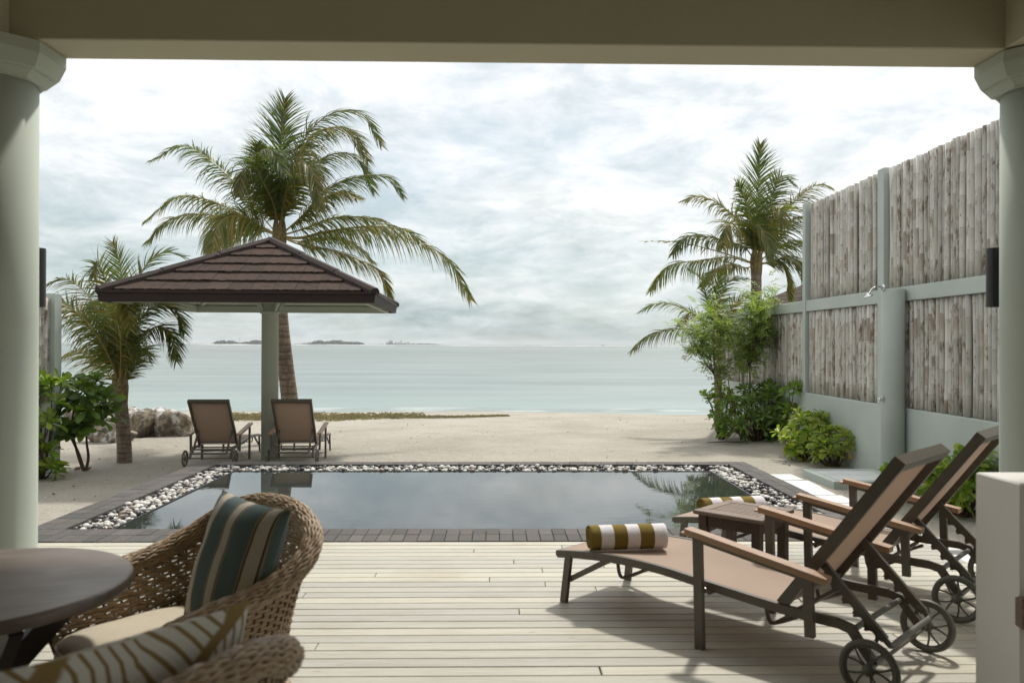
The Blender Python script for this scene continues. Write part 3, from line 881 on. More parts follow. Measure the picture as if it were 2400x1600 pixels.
def oct_ring(ap, z):                                  # flat side to the front
    r = ap / cos(pi / 8)
    return r, z
def column(x, y, r, label, lamp):
    t = thing('porch_column', label, 'column', (x, y, 0.0), 0, 'columns of the veranda')
    mb = MB(); mb.lathe([(r + .035, 0.004), (r + .035, .09), (r + .012, .11), (r, .13), (r, 1.6), (r - .003, BZ - .172)], 64)
    o = mb.build('shaft', M['paint'], t, smooth=True)
    mb = MB()
    z0 = BZ - .004
    e = .50
    mb.lathe([oct_ring(r + a * e, z0 + z * .80) for a, z in ((.025, -.215), (.03, -.205), (.085, -.165), (.088, -.158), (.13, -.158), (.137, -.15), (.185, -.075), (.188, -.068), (.188, 0))], 8, phase=0.5)
    mb.build('capital', M['paint'], t)
    return t
CR_ = 0.20
c1 = column(-2.531, 4.05, CR_, 'round mint column with octagonal capital at the left edge beside the round table', None)
c2 = column(2.822, 4.05, CR_, 'round mint column with octagonal capital behind the white plinth', None)
def lamp(x, y, z0, z1, cx_, cy_, label):
    t = thing('wall_lamp', label, 'lamp', (x, y, (z0 + z1) / 2), 0, 'black cylinder lamps on the columns')
    h = (z1 - z0) / 2
    mb = MB(); mb.lathe([(0.040, -h + .012), (0.043, -h), (0.050, -h), (0.050, h), (0.043, h), (0.040, h - .012)], 28); mb.build('lamp_shade', M['dark'], t, smooth=False)
    d = Vector((cx_ - x, cy_ - y, 0)); d.normalize()
    mb = MB(); mb.tube([d * 0.045, d * 0.085], 0.03, 12); mb.build('bracket', M['dark'], t)
Yl = 4.05 + 0.222
xl = P(105, 650, Yl).x - 0.050
lamp(xl, Yl, P(100, 719, Yl).z, P(100, 582, Yl).z, -2.531, 4.05, 'black cylinder lamp on the left column')
xr = P(2314, 650, Yl).x + 0.050
lamp(xr, Yl, P(2330, 719, Yl).z, P(2330, 582, Yl).z, 2.822, 4.05, 'black cylinder lamp on the right column')

# white plinth at the right edge
t = thing('plinth', 'white painted plinth at the right edge in front of the loungers', 'plinth', (0, 0, 0))
PA, PB = G(2388, 1132, 1.0), G(2289, 1105, 1.0)
px0 = (PA.x + PB.x) / 2
mb = MB(); mb.box((px0 + 0.32, (PA.y + PB.y) / 2, 0.5), (0.64, PB.y - PA.y, 0.998), bev=0.006); mb.build('block', M['white'], t)
mb = MB(); q = P(2391, 1437, PA.y - 0.03); mb.box((q.x + 0.10, PA.y - 0.022, q.z), (0.20, 0.04, 0.11), bev=0.006)
mb.build('timber_rail', M['teak_grey'], t)

# ------------------------------------------------------------------ bamboo walls
bamboo_cache = {}
def bamboo_mesh(L, var, alt=0):
    key = (round(L, 2), var, alt)
    if key in bamboo_cache: return bamboo_cache[key]
    rr = random.Random(int(key[0] * 1000) * 31 + var * 7 + alt * 101)
    r = 0.036 + 0.0035 * var
    prof = [(r, 0.0)]; z = rr.uniform(0.1, 0.35)
    while z < L - 0.05:
        prof += [(r * .985, z - .016), (r * 1.09, z - .005), (r * 1.03, z), (r * 1.09, z + .005), (r * .985, z + .016)]
        z += rr.uniform(0.24, 0.40)
    prof += [(r, L)]
    bend = rr.uniform(-.012, .012); bend2 = rr.uniform(-.008, .008)
    mb = MB(); mb.lathe(prof, 8)
    mb.v = [(v[0] + bend2 * sin(pi * v[2] / L), v[1] + bend * sin(pi * v[2] / L), v[2]) for v in mb.v]
    nseg = len(prof) - 1
    bare = [rr.random() < .10 for k in range(40)]
    mb.mi = [(1 if (q // 8) % 5 == 2 and q // 8 < nseg - 1 else (2 if bare[(q // 8) // 5] else 0)) for q in range(len(mb.f))]
    me = mb.mesh('bamboo_pole', [M['bamboo'], M['bamboo_node'], M['bamboo_bare']], False); bamboo_cache[key] = me
    for p in me.polygons: p.use_smooth = len(p.vertices) == 4
    return me
def bamboo_bay(wall, x, y0, y1, z0, z1, rr, ragged=0.03):
    y = y0 + 0.038
    while y < y1 - 0.03:
        v = rr.choice((-1, 0, 0, 1, 1, 2))
        L = z1 - z0 + (rr.choice((0, 0.005, 0.012)) if ragged else 0)
        o = link('bamboo_pole', bamboo_mesh(L, v, rr.randrange(4)), wall)
        o.location = (x + rr.uniform(-.026, .012), y, z0)
        o.rotation_euler = (rr.gauss(0, .0028), rr.gauss(0, .0028), rr.choice((0, 1.6, 3.1, 4.7)) + rr.uniform(-.3, .3))
        y += (0.036 + 0.0035 * v) * 2 * rr.choice((1.03, 1.05, 1.07, 1.10, 1.17))
WXR = 5.5
HB, HR0, HR1, HT = 0.66, 2.105, 2.30, 4.03
Y_end, Y_p1, Y_p2, Y_near = 19.4, 14.15, 11.30, 8.3
bw = thing('bamboo_wall', 'tall whitewashed bamboo wall in a painted frame along the right side', 'wall', (0, 0, 0))
mb = MB(); mb.box((WXR + 0.15, (Y_end + 6.0) / 2, (HB - 1.2) / 2), (0.30, Y_end - 6.0, HB + 1.2), bev=0.008); mb.build('low_wall', M['wallpaint'], bw)
for ya, yb in ((6.182, Y_p2 - .09), (Y_p2 + .09, Y_p1 - .065), (Y_p1 + .065, Y_end - .09)):
    mb = MB(); mb.box((WXR + 0.13, (ya + yb) / 2, (HR0 + HR1) / 2), (0.24, yb - ya - .003, HR1 - HR0), bev=0.006); mb.build('rail', M['wallpaint'], bw)
for yc, wd, z1 in ((Y_p2, .18, HT + .005), (Y_p1, .13, HT + .01), (Y_end, .18, HR1 + .02)):
    mb = MB(); mb.box((WXR + 0.125, yc, (HB + z1) / 2), (0.26, wd, z1 - HB - .002), bev=0.006); mb.build('post', M['wallpaint'], bw)
rb = random.Random(8)
for ya, yb in ((Y_near - .5, Y_p2 - .09), (Y_p2 + .09, Y_p1 - .065)):
    bamboo_bay(bw, WXR + 0.085, ya, yb, HR1 + .004, HT - .03, rb)
    bamboo_bay(bw, WXR + 0.085, ya, yb, HB + .004, HR0 - .004, rb, 0)
near = MB()
for za, zb in ((HR1 + .004, HT - .03), (HB + .004, HR0 - .004)):
    y = 6.22
    while y < Y_near - .53:
        me = bamboo_mesh(zb - za, rb.choice((-1, 0, 1, 2))); b_ = len(near.v); dx_ = WXR + .085 + rb.uniform(-.026, .012)
        near.v += [(v.co.x + dx_, v.co.y + y, v.co.z + za) for v in me.vertices]
        near.f += [tuple(i + b_ for i in p.vertices) for p in me.polygons]; near.mi += [p.material_index for p in me.polygons]
        y += .081
near.build('bamboo_poles', [M['bamboo'], M['bamboo_node'], M['bamboo_bare']], bw, smooth=True, kind='stuff')
mb = MB(); mb.box((WXR + 0.125, 6.09, (HB + HT) / 2), (0.26, .18, HT - HB - .002), bev=0.006); mb.build('post', M['wallpaint'], bw)
for za, zb in ((HB + .01, HR0 - .01), (HR1 + .01, HT - .08)):
    mb = MB(); mb.box((WXR + 0.195, (6.2 + Y_near - .52) / 2, (za + zb) / 2), (0.02, Y_near - .52 - 6.2, zb - za)); mb.build('gap_shade', M['gap_shade'], bw)  # added sheet behind the poles, darkens the gaps as shade would
bamboo_bay(bw, WXR + 0.085, Y_p1 + .065, Y_end - .09, HB + .004, HR0 - .004, rb, 0)
for ya, yb, za, zb in ((Y_near - .5, Y_p2 - .1, HB + .01, HR0 - .01), (Y_p2 + .1, Y_p1 - .07, HB + .01, HR0 - .01), (Y_p1 + .07, Y_end - .1, HB + .01, HR0 - .01), (Y_near - .5, Y_p2 - .1, HR1 + .01, HT - .08), (Y_p2 + .1, Y_p1 - .07, HR1 + .01, HT - .08)):
    mb = MB(); mb.box((WXR + 0.195, (ya + yb) / 2, (za + zb) / 2), (0.02, yb - ya, zb - za)); mb.build('gap_shade', M['gap_shade'], bw)  # added dark sheet per bay, shade for the slits between poles
for ya, yb, za, zb in ((Y_near - .5, Y_p2 - .09, HR1 + .35, HR1 + .39), (Y_near - .5, Y_p2 - .09, HT - .4, HT - .36), (Y_p2 + .09, Y_p1 - .065, HR1 + .35, HR1 + .39), (Y_p2 + .09, Y_p1 - .065, HT - .4, HT - .36)):
    mb = MB(); mb.box((WXR + 0.16, (ya + yb) / 2, (za + zb) / 2), (0.04, yb - ya, zb - za)); mb.build('batten', M['bamboo'], bw)

lw = thing('bamboo_fence', 'short end of a bamboo fence with a painted post beside the left column', 'fence', (0, 0, 0))
WXL = -6.36; YE = 11.75
mb = MB(); mb.box((WXL - 0.13, (YE + 6) / 2, (HB - 1.0) / 2), (0.26, YE - 6, HB + 1.0), bev=0.008); mb.build('low_wall', M['wallpaint'], lw)
mb = MB(); mb.box((WXL - 0.11, YE - 0.09, (HB + 2.22) / 2), (0.24, .18, 2.22 - HB - .002), bev=0.006); mb.build('post', M['wallpaint'], lw)
bamboo_bay(lw, WXL - 0.075, 9.6, YE - .18, HB + .004, 2.14, rb, .03)

# shower pillar with its fittings
SX, SY, SR = 5.355, 10.66, 0.148
t = thing('shower_pillar', 'round painted shower pillar against the bamboo wall', 'shower', (SX, SY, -0.45))
mb = MB(); mb.lathe([(SR, 0), (SR, 2.70), (SR - .012, 2.715), (0, 2.715)], 48); mb.build('pillar', M['wallpaint'], t, smooth=False)
for p in t.children[0].data.polygons: p.use_smooth = len(p.vertices) == 4 and abs(p.normal.z) < .3
zz = P(2085, 674, SY).z + 0.45
mb = MB()
mb.lathe([(0.0, 0.012), (.042, .010), (.045, 0)], 20, (-SR * .98, -.03, zz), Matrix.Rotation(-pi / 2, 3, 'Y'))
mb.tube(smooth_path([(-SR, -.03, zz), (-SR - .10, -.05, zz + .006), (-SR - .17, -.06, zz - .025), (-SR - .21, -.07, zz - .09)], 6), 0.0125, 10)
mb.lathe([(0.014, .05), (.022, .03), (.062, .012), (.066, 0.0), (.06, -.006), (0, -.004)], 20, (-SR - .218, -.07, zz - .125), Matrix.Rotation(-.35, 3, 'Y'))
mb.build('shower_head', M['chrome'], t, smooth=True)
zt = P(2085, 935, SY).z + 0.45
mb = MB(); mb.lathe([(.0, .06), (.03, .06), (.03, .022), (.038, .02), (.038, 0)], 20, (-SR * .99, -.02, zt), Matrix.Rotation(-pi / 2, 3, 'Y'))
mb.tube([(-SR - .05, -.02, zt), (-SR - .058, -.05, zt + .012)], .012, 8); mb.build('tap', M['chrome'], t, smooth=False)

# shower tray with four pavers, and the stepping stones beside the pool
tr = thing('shower_tray', 'low square shower base with four white pavers before the pillar', 'shower base', (0, 0, 0))
ax0, ax1, ay0, ay1, zt_ = 4.44, 5.47, 10.40, 11.46, -0.295
mb = MB()
mb.box(((ax0 + ax1) / 2, (ay0 + ay1) / 2, zt_ - .13), (ax1 - ax0 - .24, ay1 - ay0 - .24, .20))
for c, s_ in ((((ax0 + ax1) / 2, ay0 + .06, zt_ - .1), (ax1 - ax0, .12, .22)), (((ax0 + ax1) / 2, ay1 - .06, zt_ - .1), (ax1 - ax0, .12, .22)), ((ax0 + .06, (ay0 + ay1) / 2, zt_ - .1), (.12, ay1 - ay0 - .242, .22)), ((ax1 - .06, (ay0 + ay1) / 2, zt_ - .1), (.12, ay1 - ay0 - .242, .22))):
    mb.box(c, s_, bev=.008)
mb.build('kerb', M['wallpaint'], tr)
q = MB(); q.box((0, 0, 0), (.385, .40, .04), bev=.006); pm = q.mesh('paver', M['tile_white'])
for i in (0, 1):
    for j in (0, 1):
        link('paver', pm, tr, loc=(ax0 + .12 + .015 + .1925 + i * .395, ay0 + .12 + .01 + .20 + j * .41, zt_ - .018))
path = struct('stepping_stone_path')
q = MB(); q.box((0, 0, 0), (.60, .475, .06), bev=.008); pm = q.mesh('stone', M['tile_white'])
for k in range(12):
    y = 11.10 - k * 0.548
    o = link('stone', pm, path, loc=(3.93 + 0.025 * sin(k * 2.1), y, sand_h(3.9, y) + 0.022))
    o.rotation_euler = (rnd.gauss(0, .010), rnd.gauss(0, .010), rnd.gauss(0, .012))

# ------------------------------------------------------------------ gazebo
GX, GY, GA = -3.705, 13.1, 1.85
gz = thing('beach_parasol_shelter', 'brown hipped roof shelter on a single round mint column beyond the pool', 'shelter', (GX, GY, 0), radians(2.6))
gcol = MB(); gcol.lathe([(.135, -0.6), (.135, 1.99), (.16, 1.992), (.16, 2.03), (.135, 2.032), (.135, 2.3)], 40)
o = gcol.build('column', M['paint'], gz)
for p in o.data.polygons: p.use_smooth = len(p.vertices) == 4 and abs(p.normal.z) < .3
roof = MB()
ZE, ZA = 2.235, 3.17                                  # eave and apex of the tiled planes
sl = (ZA - ZE) / GA
roof.add([(-GA, -GA, ZE - .02), (GA, -GA, ZE - .02), (GA, GA, ZE - .02), (-GA, GA, ZE - .02), (0, 0, ZA - .02)], [(0, 1, 4), (1, 2, 4), (2, 3, 4), (3, 0, 4)])
ro = roof.build('roof', M['ridge'], gz)
rows = 6; rg = random.Random(4)
shc = {}
def shingle_mesh(wk, ln):
    key = (round(wk, 2), round(ln, 2), rg.randrange(3))
    if key in shc: return shc[key]
    k = key[2]; q = MB(); hw = wk / 2 - .003
    # lower part thick, butt edge stepped like cut shingles
    st_ = [(-hw, 0.0), (-hw * .35, 0.0), (-hw * .3, .016 if k else -.014), (hw * .28, .016 if k != 1 else -.012), (hw * .33, 0.0), (hw, 0.0)]
    top = [Vector((x, -y, .038)) for x, y in st_]; bot = [Vector((x, -y, .0)) for x, y in st_]
    up = [Vector((x, ln, .008)) for x, y in st_]
    n_ = len(st_); vs = bot + top + up
    fs = [(i, i + 1, n_ + i + 1, n_ + i) for i in range(n_ - 1)] + [(n_ + i, n_ + i + 1, 2 * n_ + i + 1, 2 * n_ + i) for i in range(n_ - 1)]
    fs += [(0, n_, 2 * n_), (n_ - 1, 3 * n_ - 1, 2 * n_ - 1)]
    q.add(vs, fs); shc[key] = q.mesh('shingle', M['shingle'])
    return shc[key]
slope = math.atan(sl); Ls = GA / cos(slope)
for side in range(4):
    Rz = Matrix.Rotation(side * pi / 2, 4, 'Z')
    for r in range(rows):
        d0 = Ls * r / rows; hw0 = GA * (1 - (r + 0.0) / rows); hw1 = GA * (1 - (r + 1) / rows)
        ln = Ls / rows + .03
        wk = 0.30
        nS = max(1, round((hw0 + hw1) / wk)); off = (r % 2) * 0.5
        wk2 = (hw0 + hw1) / nS
        for i in range(nS):
            x = -(hw0 + hw1) / 2 + (i + .5) * wk2
            Mx = Rz @ Matrix.Translation((0, -GA, ZE)) @ Matrix.Rotation(slope, 4, 'X') @ Matrix.Translation((x, d0 - .012, rg.uniform(-.002, .003)))
            link('shingle', shingle_mesh(wk2, ln - .03 + .01), ro, matrix=Mx)
# ridge caps
for sx, sy in ((-1, -1), (1, -1), (1, 1), (-1, 1)):
    mb = MB()
    a, b = Vector((sx * (GA + .05), sy * (GA + .05), ZE + .005)), Vector((0, 0, ZA + .03))
    n_ = 3
    for i in range(n_):
        p0, p1 = a.lerp(b, i / n_), a.lerp(b, (i + 1.02) / n_)
        dirv = (b - a).normalized(); sd = dirv.cross(Vector((0, 0, 1))).normalized(); nn = sd.cross(dirv)
        wv = .080 + .002 * (i % 2); hh = .042
        vs = []
        for p, up_ in ((p0, .012), (p1, .002)):
            for dx, dz in ((-wv, -.05), (-wv, .0), (-wv * .45, hh), (wv * .45, hh), (wv, .0), (wv, -.05)):
                vs.append(p + sd * dx + nn * (dz + up_))
        mb.add(vs, [(j, j + 1, j + 7, j + 6) for j in range(5)] + [(5, 4, 3, 2, 1, 0), (6, 7, 8, 9, 10, 11)])
    mb.build('ridge_cap', M['ridge'], ro)
# gutter / fascia on each side, painted soffit frame and rafters
for side in range(4):
    rz = Matrix.Rotation(side * pi / 2, 3, 'Z')
    mb = MB(); y = -GA - .02
    sec = [(y - .055, ZE + .005), (y - .055, ZE - .03), (y - .035, ZE - .045), (y - .02, ZE - .15), (y + .02, ZE - .155), (y + .02, ZE + .005)]
    L0 = GA + .02
    vs = []
    for sgn in (-1, 1):
        for yy, z in sec: vs.append(rz @ Vector((sgn * (-yy), yy, z)))
    n_ = len(sec)
    mb.add(vs, [(j, (j + 1) % n_, n_ + (j + 1) % n_, n_ + j) for j in range(n_)] + [tuple(range(n_ - 1, -1, -1)), tuple(range(n_, 2 * n_))])
    mb.build('fascia', M['fascia'], gz)
    mb = MB(); mb.box(rz @ Vector((0, -GA + .10, ZE - .10)), tuple(abs(v) for v in (rz @ Vector((2 * GA - .20, .05, .12))))); mb.build('soffit_beam', M['paint'], gz)
    for i in range(-3, 4):
        x = i * .50
        if abs(x) > 1.6: continue
        d = GA - .27
        ye = -max(.2, abs(x) + .02)
        if -d > ye - .1: continue
        mb = MB()
        mb.bar(rz @ Vector((x, -d, ZE + (GA - d) * sl - .115)), rz @ Vector((x, ye, ZE + (GA + ye) * sl - .115)), .05, .09)
        mb.build('rafter', M['paint'], gz)
mb = MB()
ins = .04
mb.add([(-GA + ins, -GA + ins, ZE - .06), (GA - ins, -GA + ins, ZE - .06), (GA - ins, GA - ins, ZE - .06), (-GA + ins, GA - ins, ZE - .06), (0, 0, ZA - .07)], [(1, 0, 4), (2, 1, 4), (3, 2, 4), (0, 3, 4)])
mb.build('roof_lining', M['paint'], gz)
for sx, sy in ((-1, -1), (1, -1), (1, 1), (-1, 1)):
    mb = MB(); mb.bar((sx * (GA - .25), sy * (GA - .25), ZE + .25 * sl - .12), (sx * .1, sy * .1, ZA - .16), .06, .10); mb.build('rafter', M['paint'], gz)
    mb = MB(); mb.bar((sx * .09, sy * .09, 2.03), (sx * .34, sy * .34, ZE + .22), .045, .05); mb.build('strut', M['paint'], gz)

# the neighbour's brown roof showing over the wall
nb = thing('neighbour_shelter', 'brown tiled roof of the next shelter showing above the far rail of the bamboo wall', 'shelter', (9.2, 21.5, 0), radians(2))
ne, na, nz0, nz1 = 1.95, 0.0, 2.55, 3.5
mb = MB()
for r in range(6):
    f0, f1 = 1 - r / 6, 1 - (r + 1) / 6
    za, zb = nz0 + (nz1 - nz0) * r / 6, nz0 + (nz1 - nz0) * (r + 1) / 6
    q0, q1 = ne * f0 + .02, ne * f1 + .001
    vs = [(-q0, -q0, za - .03), (q0, -q0, za - .03), (q0, q0, za - .03), (-q0, q0, za - .03), (-q0, -q0, za), (q0, -q0, za), (q0, q0, za), (-q0, q0, za), (-q1, -q1, zb), (q1, -q1, zb), (q1, q1, zb), (-q1, q1, zb)]
    mb.add(vs, [(0, 1, 5, 4), (1, 2, 6, 5), (2, 3, 7, 6), (3, 0, 4, 7), (4, 5, 9, 8), (5, 6, 10, 9), (6, 7, 11, 10), (7, 4, 8, 11)])
mb.build('roof', M['shingle'], nb)
mb = MB(); mb.box((0, 0, nz0 - .09), (2 * ne, 2 * ne, .12)); mb.build('fascia', M['fascia'], nb)
mb = MB(); mb.lathe([(.135, -1.0), (.135, nz0)], 24); mb.build('column', M['paint'], nb)

# ------------------------------------------------------------------ boulders
def boulder(px, py, Y, w, h, d, seed, label):
    rr = random.Random(seed)
    base = P(px, py, Y); zg = sand_h(base.x, Y)
    t = bmesh.new(); bmesh.ops.create_icosphere(t, subdivisions=4, radius=1.0)
    off = Vector((seed * 3.3, seed * 1.7, 0))
    pl = [(Vector((rr.gauss(0, 1), rr.gauss(0, 1), rr.gauss(0, .6))).normalized(), rr.uniform(.55, .85)) for i in range(9)]
    for v in t.verts:
        n_ = v.co.normalized(); r = 1.0
        for a, dd in pl:
            c = n_.dot(a)
            if c > dd: r = min(r, dd / c)
        r += .12 * mnoise.noise(n_ * 1.7 + off) + .05 * mnoise.noise(n_ * 5 + off) + .03 * mnoise.noise(n_ * 12 + off)
        v.co = Vector((n_.x * r * w / 2, n_.y * r * d / 2, n_.z * r * h * .62))
    me = bpy.data.meshes.new('boulder'); t.to_mesh(me); t.free(); me.materials.append(M['rock'])
    me.polygons.foreach_set('use_smooth', [True] * len(me.polygons))
    o = link('boulder', me, None, label=label, cat='boulder', group='boulders at the left end of the beach')
    o.location = (base.x, Y, zg + h * .36); o.rotation_euler = (0, 0, rr.uniform(-.3, .3))
    return o
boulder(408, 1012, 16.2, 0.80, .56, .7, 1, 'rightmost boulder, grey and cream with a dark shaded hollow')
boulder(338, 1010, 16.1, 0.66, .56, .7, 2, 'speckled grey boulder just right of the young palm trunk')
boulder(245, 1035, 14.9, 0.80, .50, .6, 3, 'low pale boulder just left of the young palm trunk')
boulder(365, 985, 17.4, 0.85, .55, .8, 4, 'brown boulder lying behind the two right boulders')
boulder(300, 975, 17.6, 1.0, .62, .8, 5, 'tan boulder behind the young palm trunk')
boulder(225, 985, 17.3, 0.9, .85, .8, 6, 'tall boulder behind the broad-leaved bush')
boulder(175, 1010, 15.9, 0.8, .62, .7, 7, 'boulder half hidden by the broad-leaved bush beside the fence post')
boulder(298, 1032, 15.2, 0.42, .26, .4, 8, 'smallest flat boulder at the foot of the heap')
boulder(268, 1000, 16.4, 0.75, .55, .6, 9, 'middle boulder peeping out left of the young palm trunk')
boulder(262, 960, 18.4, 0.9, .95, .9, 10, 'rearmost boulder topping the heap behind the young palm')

# ------------------------------------------------------------------ palms
LG = [M['frond_green'], M['frond_olive'], M['frond_yellow'], M['frond_dark']]
def bez(p0, p1, p2, p3, n):
    out = []
    for i in range(n + 1):
        t = i / n; u = 1 - t
        out.append(p0 * u ** 3 + p1 * 3 * u * u * t + p2 * 3 * u * t * t + p3 * t ** 3)
    return out
def frond(par, org, pts, rr, pairs=52, leaf=0.62, width=0.034, tone=0, hint=(0, -0.5, 0.85), droop=0.55, wind=(0.25, 0, 0), rad=0.02, start=0.16, sparse=0.0, spread=0.95):
    """pts: polyline of the midrib in world space. Leaflets in two ranks, each hanging by its own weight."""
    pts = smooth_path(pts, 10); n = len(pts) - 1
    mb = MB(org)
    mb.cur = 4
    mb.tube(pts, [rad * (1 - .88 * i / n) for i in range(n + 1)], 5, caps=False)
    hint = Vector(hint); wind = Vector(wind)
    seglen = [0]
    for i in range(n): seglen.append(seglen[-1] + (pts[i + 1] - pts[i]).length)
    tot = seglen[-1]
    def at(t):
        s_ = t * tot
        for i in range(n):
            if seglen[i + 1] >= s_:
                k = (s_ - seglen[i]) / max(1e-6, seglen[i + 1] - seglen[i])
                return pts[i].lerp(pts[i + 1], k), (pts[min(n, i + 1)] - pts[max(0, i - 0)]).normalized()
        return pts[-1], (pts[-1] - pts[-2]).normalized()
    for k in range(pairs):
        for side in (-1, 1):
            if rr.random() < sparse: continue
            t = start + (1 - start) * (k + rr.uniform(-.3, .3)) / pairs
            t = max(start * .8, min(.995, t))
            p, T = at(t)
            Sd = T.cross(hint)
            if Sd.length < 1e-3: Sd = Vector((1, 0, 0))
            Sd.normalize(); Nn = Sd.cross(T).normalized()
            tt = (t - start) / (1 - start)
            L = leaf * (0.45 + 0.55 * sin(pi * min(1, (tt * .85 + .12)))) * (1 - .45 * tt ** 3) * rr.uniform(.85, 1.1)
            ang = spread * (1 - .45 * tt) + rr.gauss(0, .07)
            d = (Sd * side * sin(ang) + T * cos(ang) + Nn * (.16 + rr.gauss(0, .10))).normalized()
            a = rr.random()
            if tone == 0: mb.cur = 0 if a < .66 else (1 if a < .76 else (3 if a < .985 else 2))
            elif tone == 1: mb.cur = 0 if a < .62 else (1 if a < .90 else 2)
            else: mb.cur = 2 if a < .28 else (1 if a < .68 else 0)
            if tt > .93 and a < .2: mb.cur = 2
            g = droop * rr.uniform(.6, 1.35)
            segs = 4; c = p; w0 = width * rr.uniform(.8, 1.15)
            wv = (T - d * T.dot(d)).normalized()
            wv = (Matrix.Rotation(rr.gauss(0.2 * side, .45), 3, d) @ wv)
            vs = []
            for q in range(segs + 1):
                f = q / segs
                ww = w0 * (.45 + .75 * sin(pi * min(1, f * .8 + .2))) * (1 - f) ** .55 if q < segs else 0.0015
                vs += [c - wv * ww / 2, c + wv * ww / 2]
                d = (d + (Vector((0, 0, -1)) * g + wind * rr.uniform(.5, 1.2)) * (L / segs) * 2.9).normalized()
                c = c + d * (L / segs)
                wv = (wv - d * wv.dot(d)).normalized()
            mb.add(vs, [(2 * q, 2 * q + 1, 2 * q + 3, 2 * q + 2) for q in range(segs)])
    return mb.build('frond', LG + [M['rachis']], par)
def palm(label, base, crown, lean_pts, r0, r1, fronds, seed, leaf, pairs, width, group='coconut palms'):
    """fronds: (list of 2352-wide picture points after the crown, depth change at the tip, tone, droop, options)"""
    rr = random.Random(seed)
    t = thing('palm_tree', label, 'palm tree', base, 0, group)
    pts = smooth_path([base + Vector((0, 0, -.15))] + lean_pts + [crown + Vector((0, 0, -.05))], 44)
    n = len(pts)
    mb = MB(base)
    rad = []
    for i in range(n):
        f = i / (n - 1)
        r = r0 + (r1 - r0) * f ** .7
        r *= 1 + .05 * ((i * 0.34) % 1.0) - .02 + .16 * max(0, 1 - f * 9) ** 2
        rad.append(r)
    mb.tube(pts, rad, 18)
    mb.build('trunk', M['trunk'], t, smooth=True)
    # leaf bases and fibre round the growing point
    mb = MB(base)
    for k in range(14):
        a = k * 2.4; rr_ = r1 * .62
        p0 = crown + Vector((cos(a) * rr_ * .8, sin(a) * rr_ * .8, -.28 + k * .015)); p1 = crown + Vector((cos(a) * rr_ * 1.35, sin(a) * rr_ * 1.35, .0 + k * .015)); p2 = crown + Vector((cos(a) * rr_ * 1.2, sin(a) * rr_ * 1.2, .22 + k * .015))
        mb.tube(smooth_path([p0, p1, p2], 3), [r1 * .5, r1 * .5, r1 * .45, r1 * .4, r1 * .3, r1 * .2, r1 * .12], 6)
    mb.build('leaf_base', M['fibre'], t, smooth=True)
    for fr in fronds:
        pic, dy, tone, droop, opt = fr
        k = len(pic); P_ = [crown + Vector((0, 0, .05))]
        for i, (dx, dyp) in enumerate(pic):
            P_.append(D(dx, dyp, crown.y + dy * ((i + 1) / k)))
        o2 = dict(pairs=pairs, leaf=leaf, width=width, tone=tone, droop=droop)
        o2.update(opt or {})
        frond(t, base, P_, rr, **o2)
    return t
# tall palm behind the shelter
YB = 15.9
cr = D(642, 548, YB); ba = D(680, 1000, YB); ba.z = sand_h(ba.x, YB)
big = [
    ([(643, 440), (647, 320), (655, 226)], 0.3, 0, .30, dict(hint=(0, -1, .1), leaf=.95, wind=(.14, 0, 0), spread=.85)),
    ([(668, 430), (700, 320), (760, 262), (830, 262), (876, 335)], 0.6, 0, .75, dict(leaf=.75, wind=(.5, 0, 0))),
    ([(660, 450), (690, 350), (735, 300), (800, 300), (846, 372)], -0.5, 3, .8, dict(leaf=.78, wind=(.45, 0, 0))),
    ([(660, 480), (700, 400), (760, 355), (820, 362), (858, 440)], 0.9, 0, .8, dict(leaf=.75, wind=(.4, 0, 0))),
    ([(630, 470), (605, 400), (592, 350), (590, 330)], -0.3, 0, .6, dict(hint=(0, -.9, .3), leaf=.7)),
    ([(625, 480), (585, 420), (560, 390), (548, 450)], -0.9, 3, .8, dict(leaf=.7)),
    ([(628, 470), (595, 400), (590, 360), (620, 345), (655, 400)], -1.2, 0, .8, dict(leaf=.7)),
    ([(650, 480), (668, 400), (690, 370), (720, 400), (735, 480)], -1.3, 3, .9, dict(leaf=.72)),
    ([(605, 500), (555, 435), (490, 375), (420, 335), (346, 370)], 0.4, 0, .85, dict(leaf=.62, wind=(.15, 0, 0))),
    ([(590, 515), (530, 480), (460, 455), (400, 455), (332, 510)], 0.7, 1, .95, dict(leaf=.62)),
    ([(595, 522), (540, 505), (465, 492), (390, 505), (335, 560)], -0.5, 1, .95, dict(leaf=.6)),
    ([(600, 520), (560, 498), (520, 500), (496, 530), (484, 585)], -1.4, 2, .95, dict(leaf=.85, hint=(.3, -.9, .4), wind=(.1, 0, 0))),
    ([(605, 530), (560, 520), (510, 545), (470, 600)], 0.6, 1, .95, dict(leaf=.7)),
    ([(690, 500), (760, 430), (830, 405), (890, 408), (926, 452)], 0.4, 0, .85, dict(leaf=.66, wind=(.35, 0, 0))),
    ([(680, 510), (730, 465), (780, 440), (820, 455)], -0.8, 3, .85, dict(leaf=.7, wind=(.35, 0, 0))),
    ([(700, 525), (770, 500), (850, 502), (930, 530)], 0.8, 1, .95, dict(leaf=.66, wind=(.2, 0, 0))),
    ([(690, 545), (760, 530), (860, 530), (950, 545), (1030, 600), (1082, 690)], 0.2, 1, 1.0, dict(leaf=.80, pairs=104, wind=(.12, 0, 0))),
    ([(690, 548), (770, 528), (850, 520), (930, 530), (985, 570)], -0.9, 1, 1.0, dict(leaf=.66)),
    ([(690, 562), (760, 575), (830, 600), (875, 630), (898, 690)], 0.7, 2, .9, dict(leaf=.6, wind=(.12, 0, 0))),
    ([(690, 555), (750, 545), (810, 560), (860, 605)], 1.1, 1, .95, dict(leaf=.55)),
]
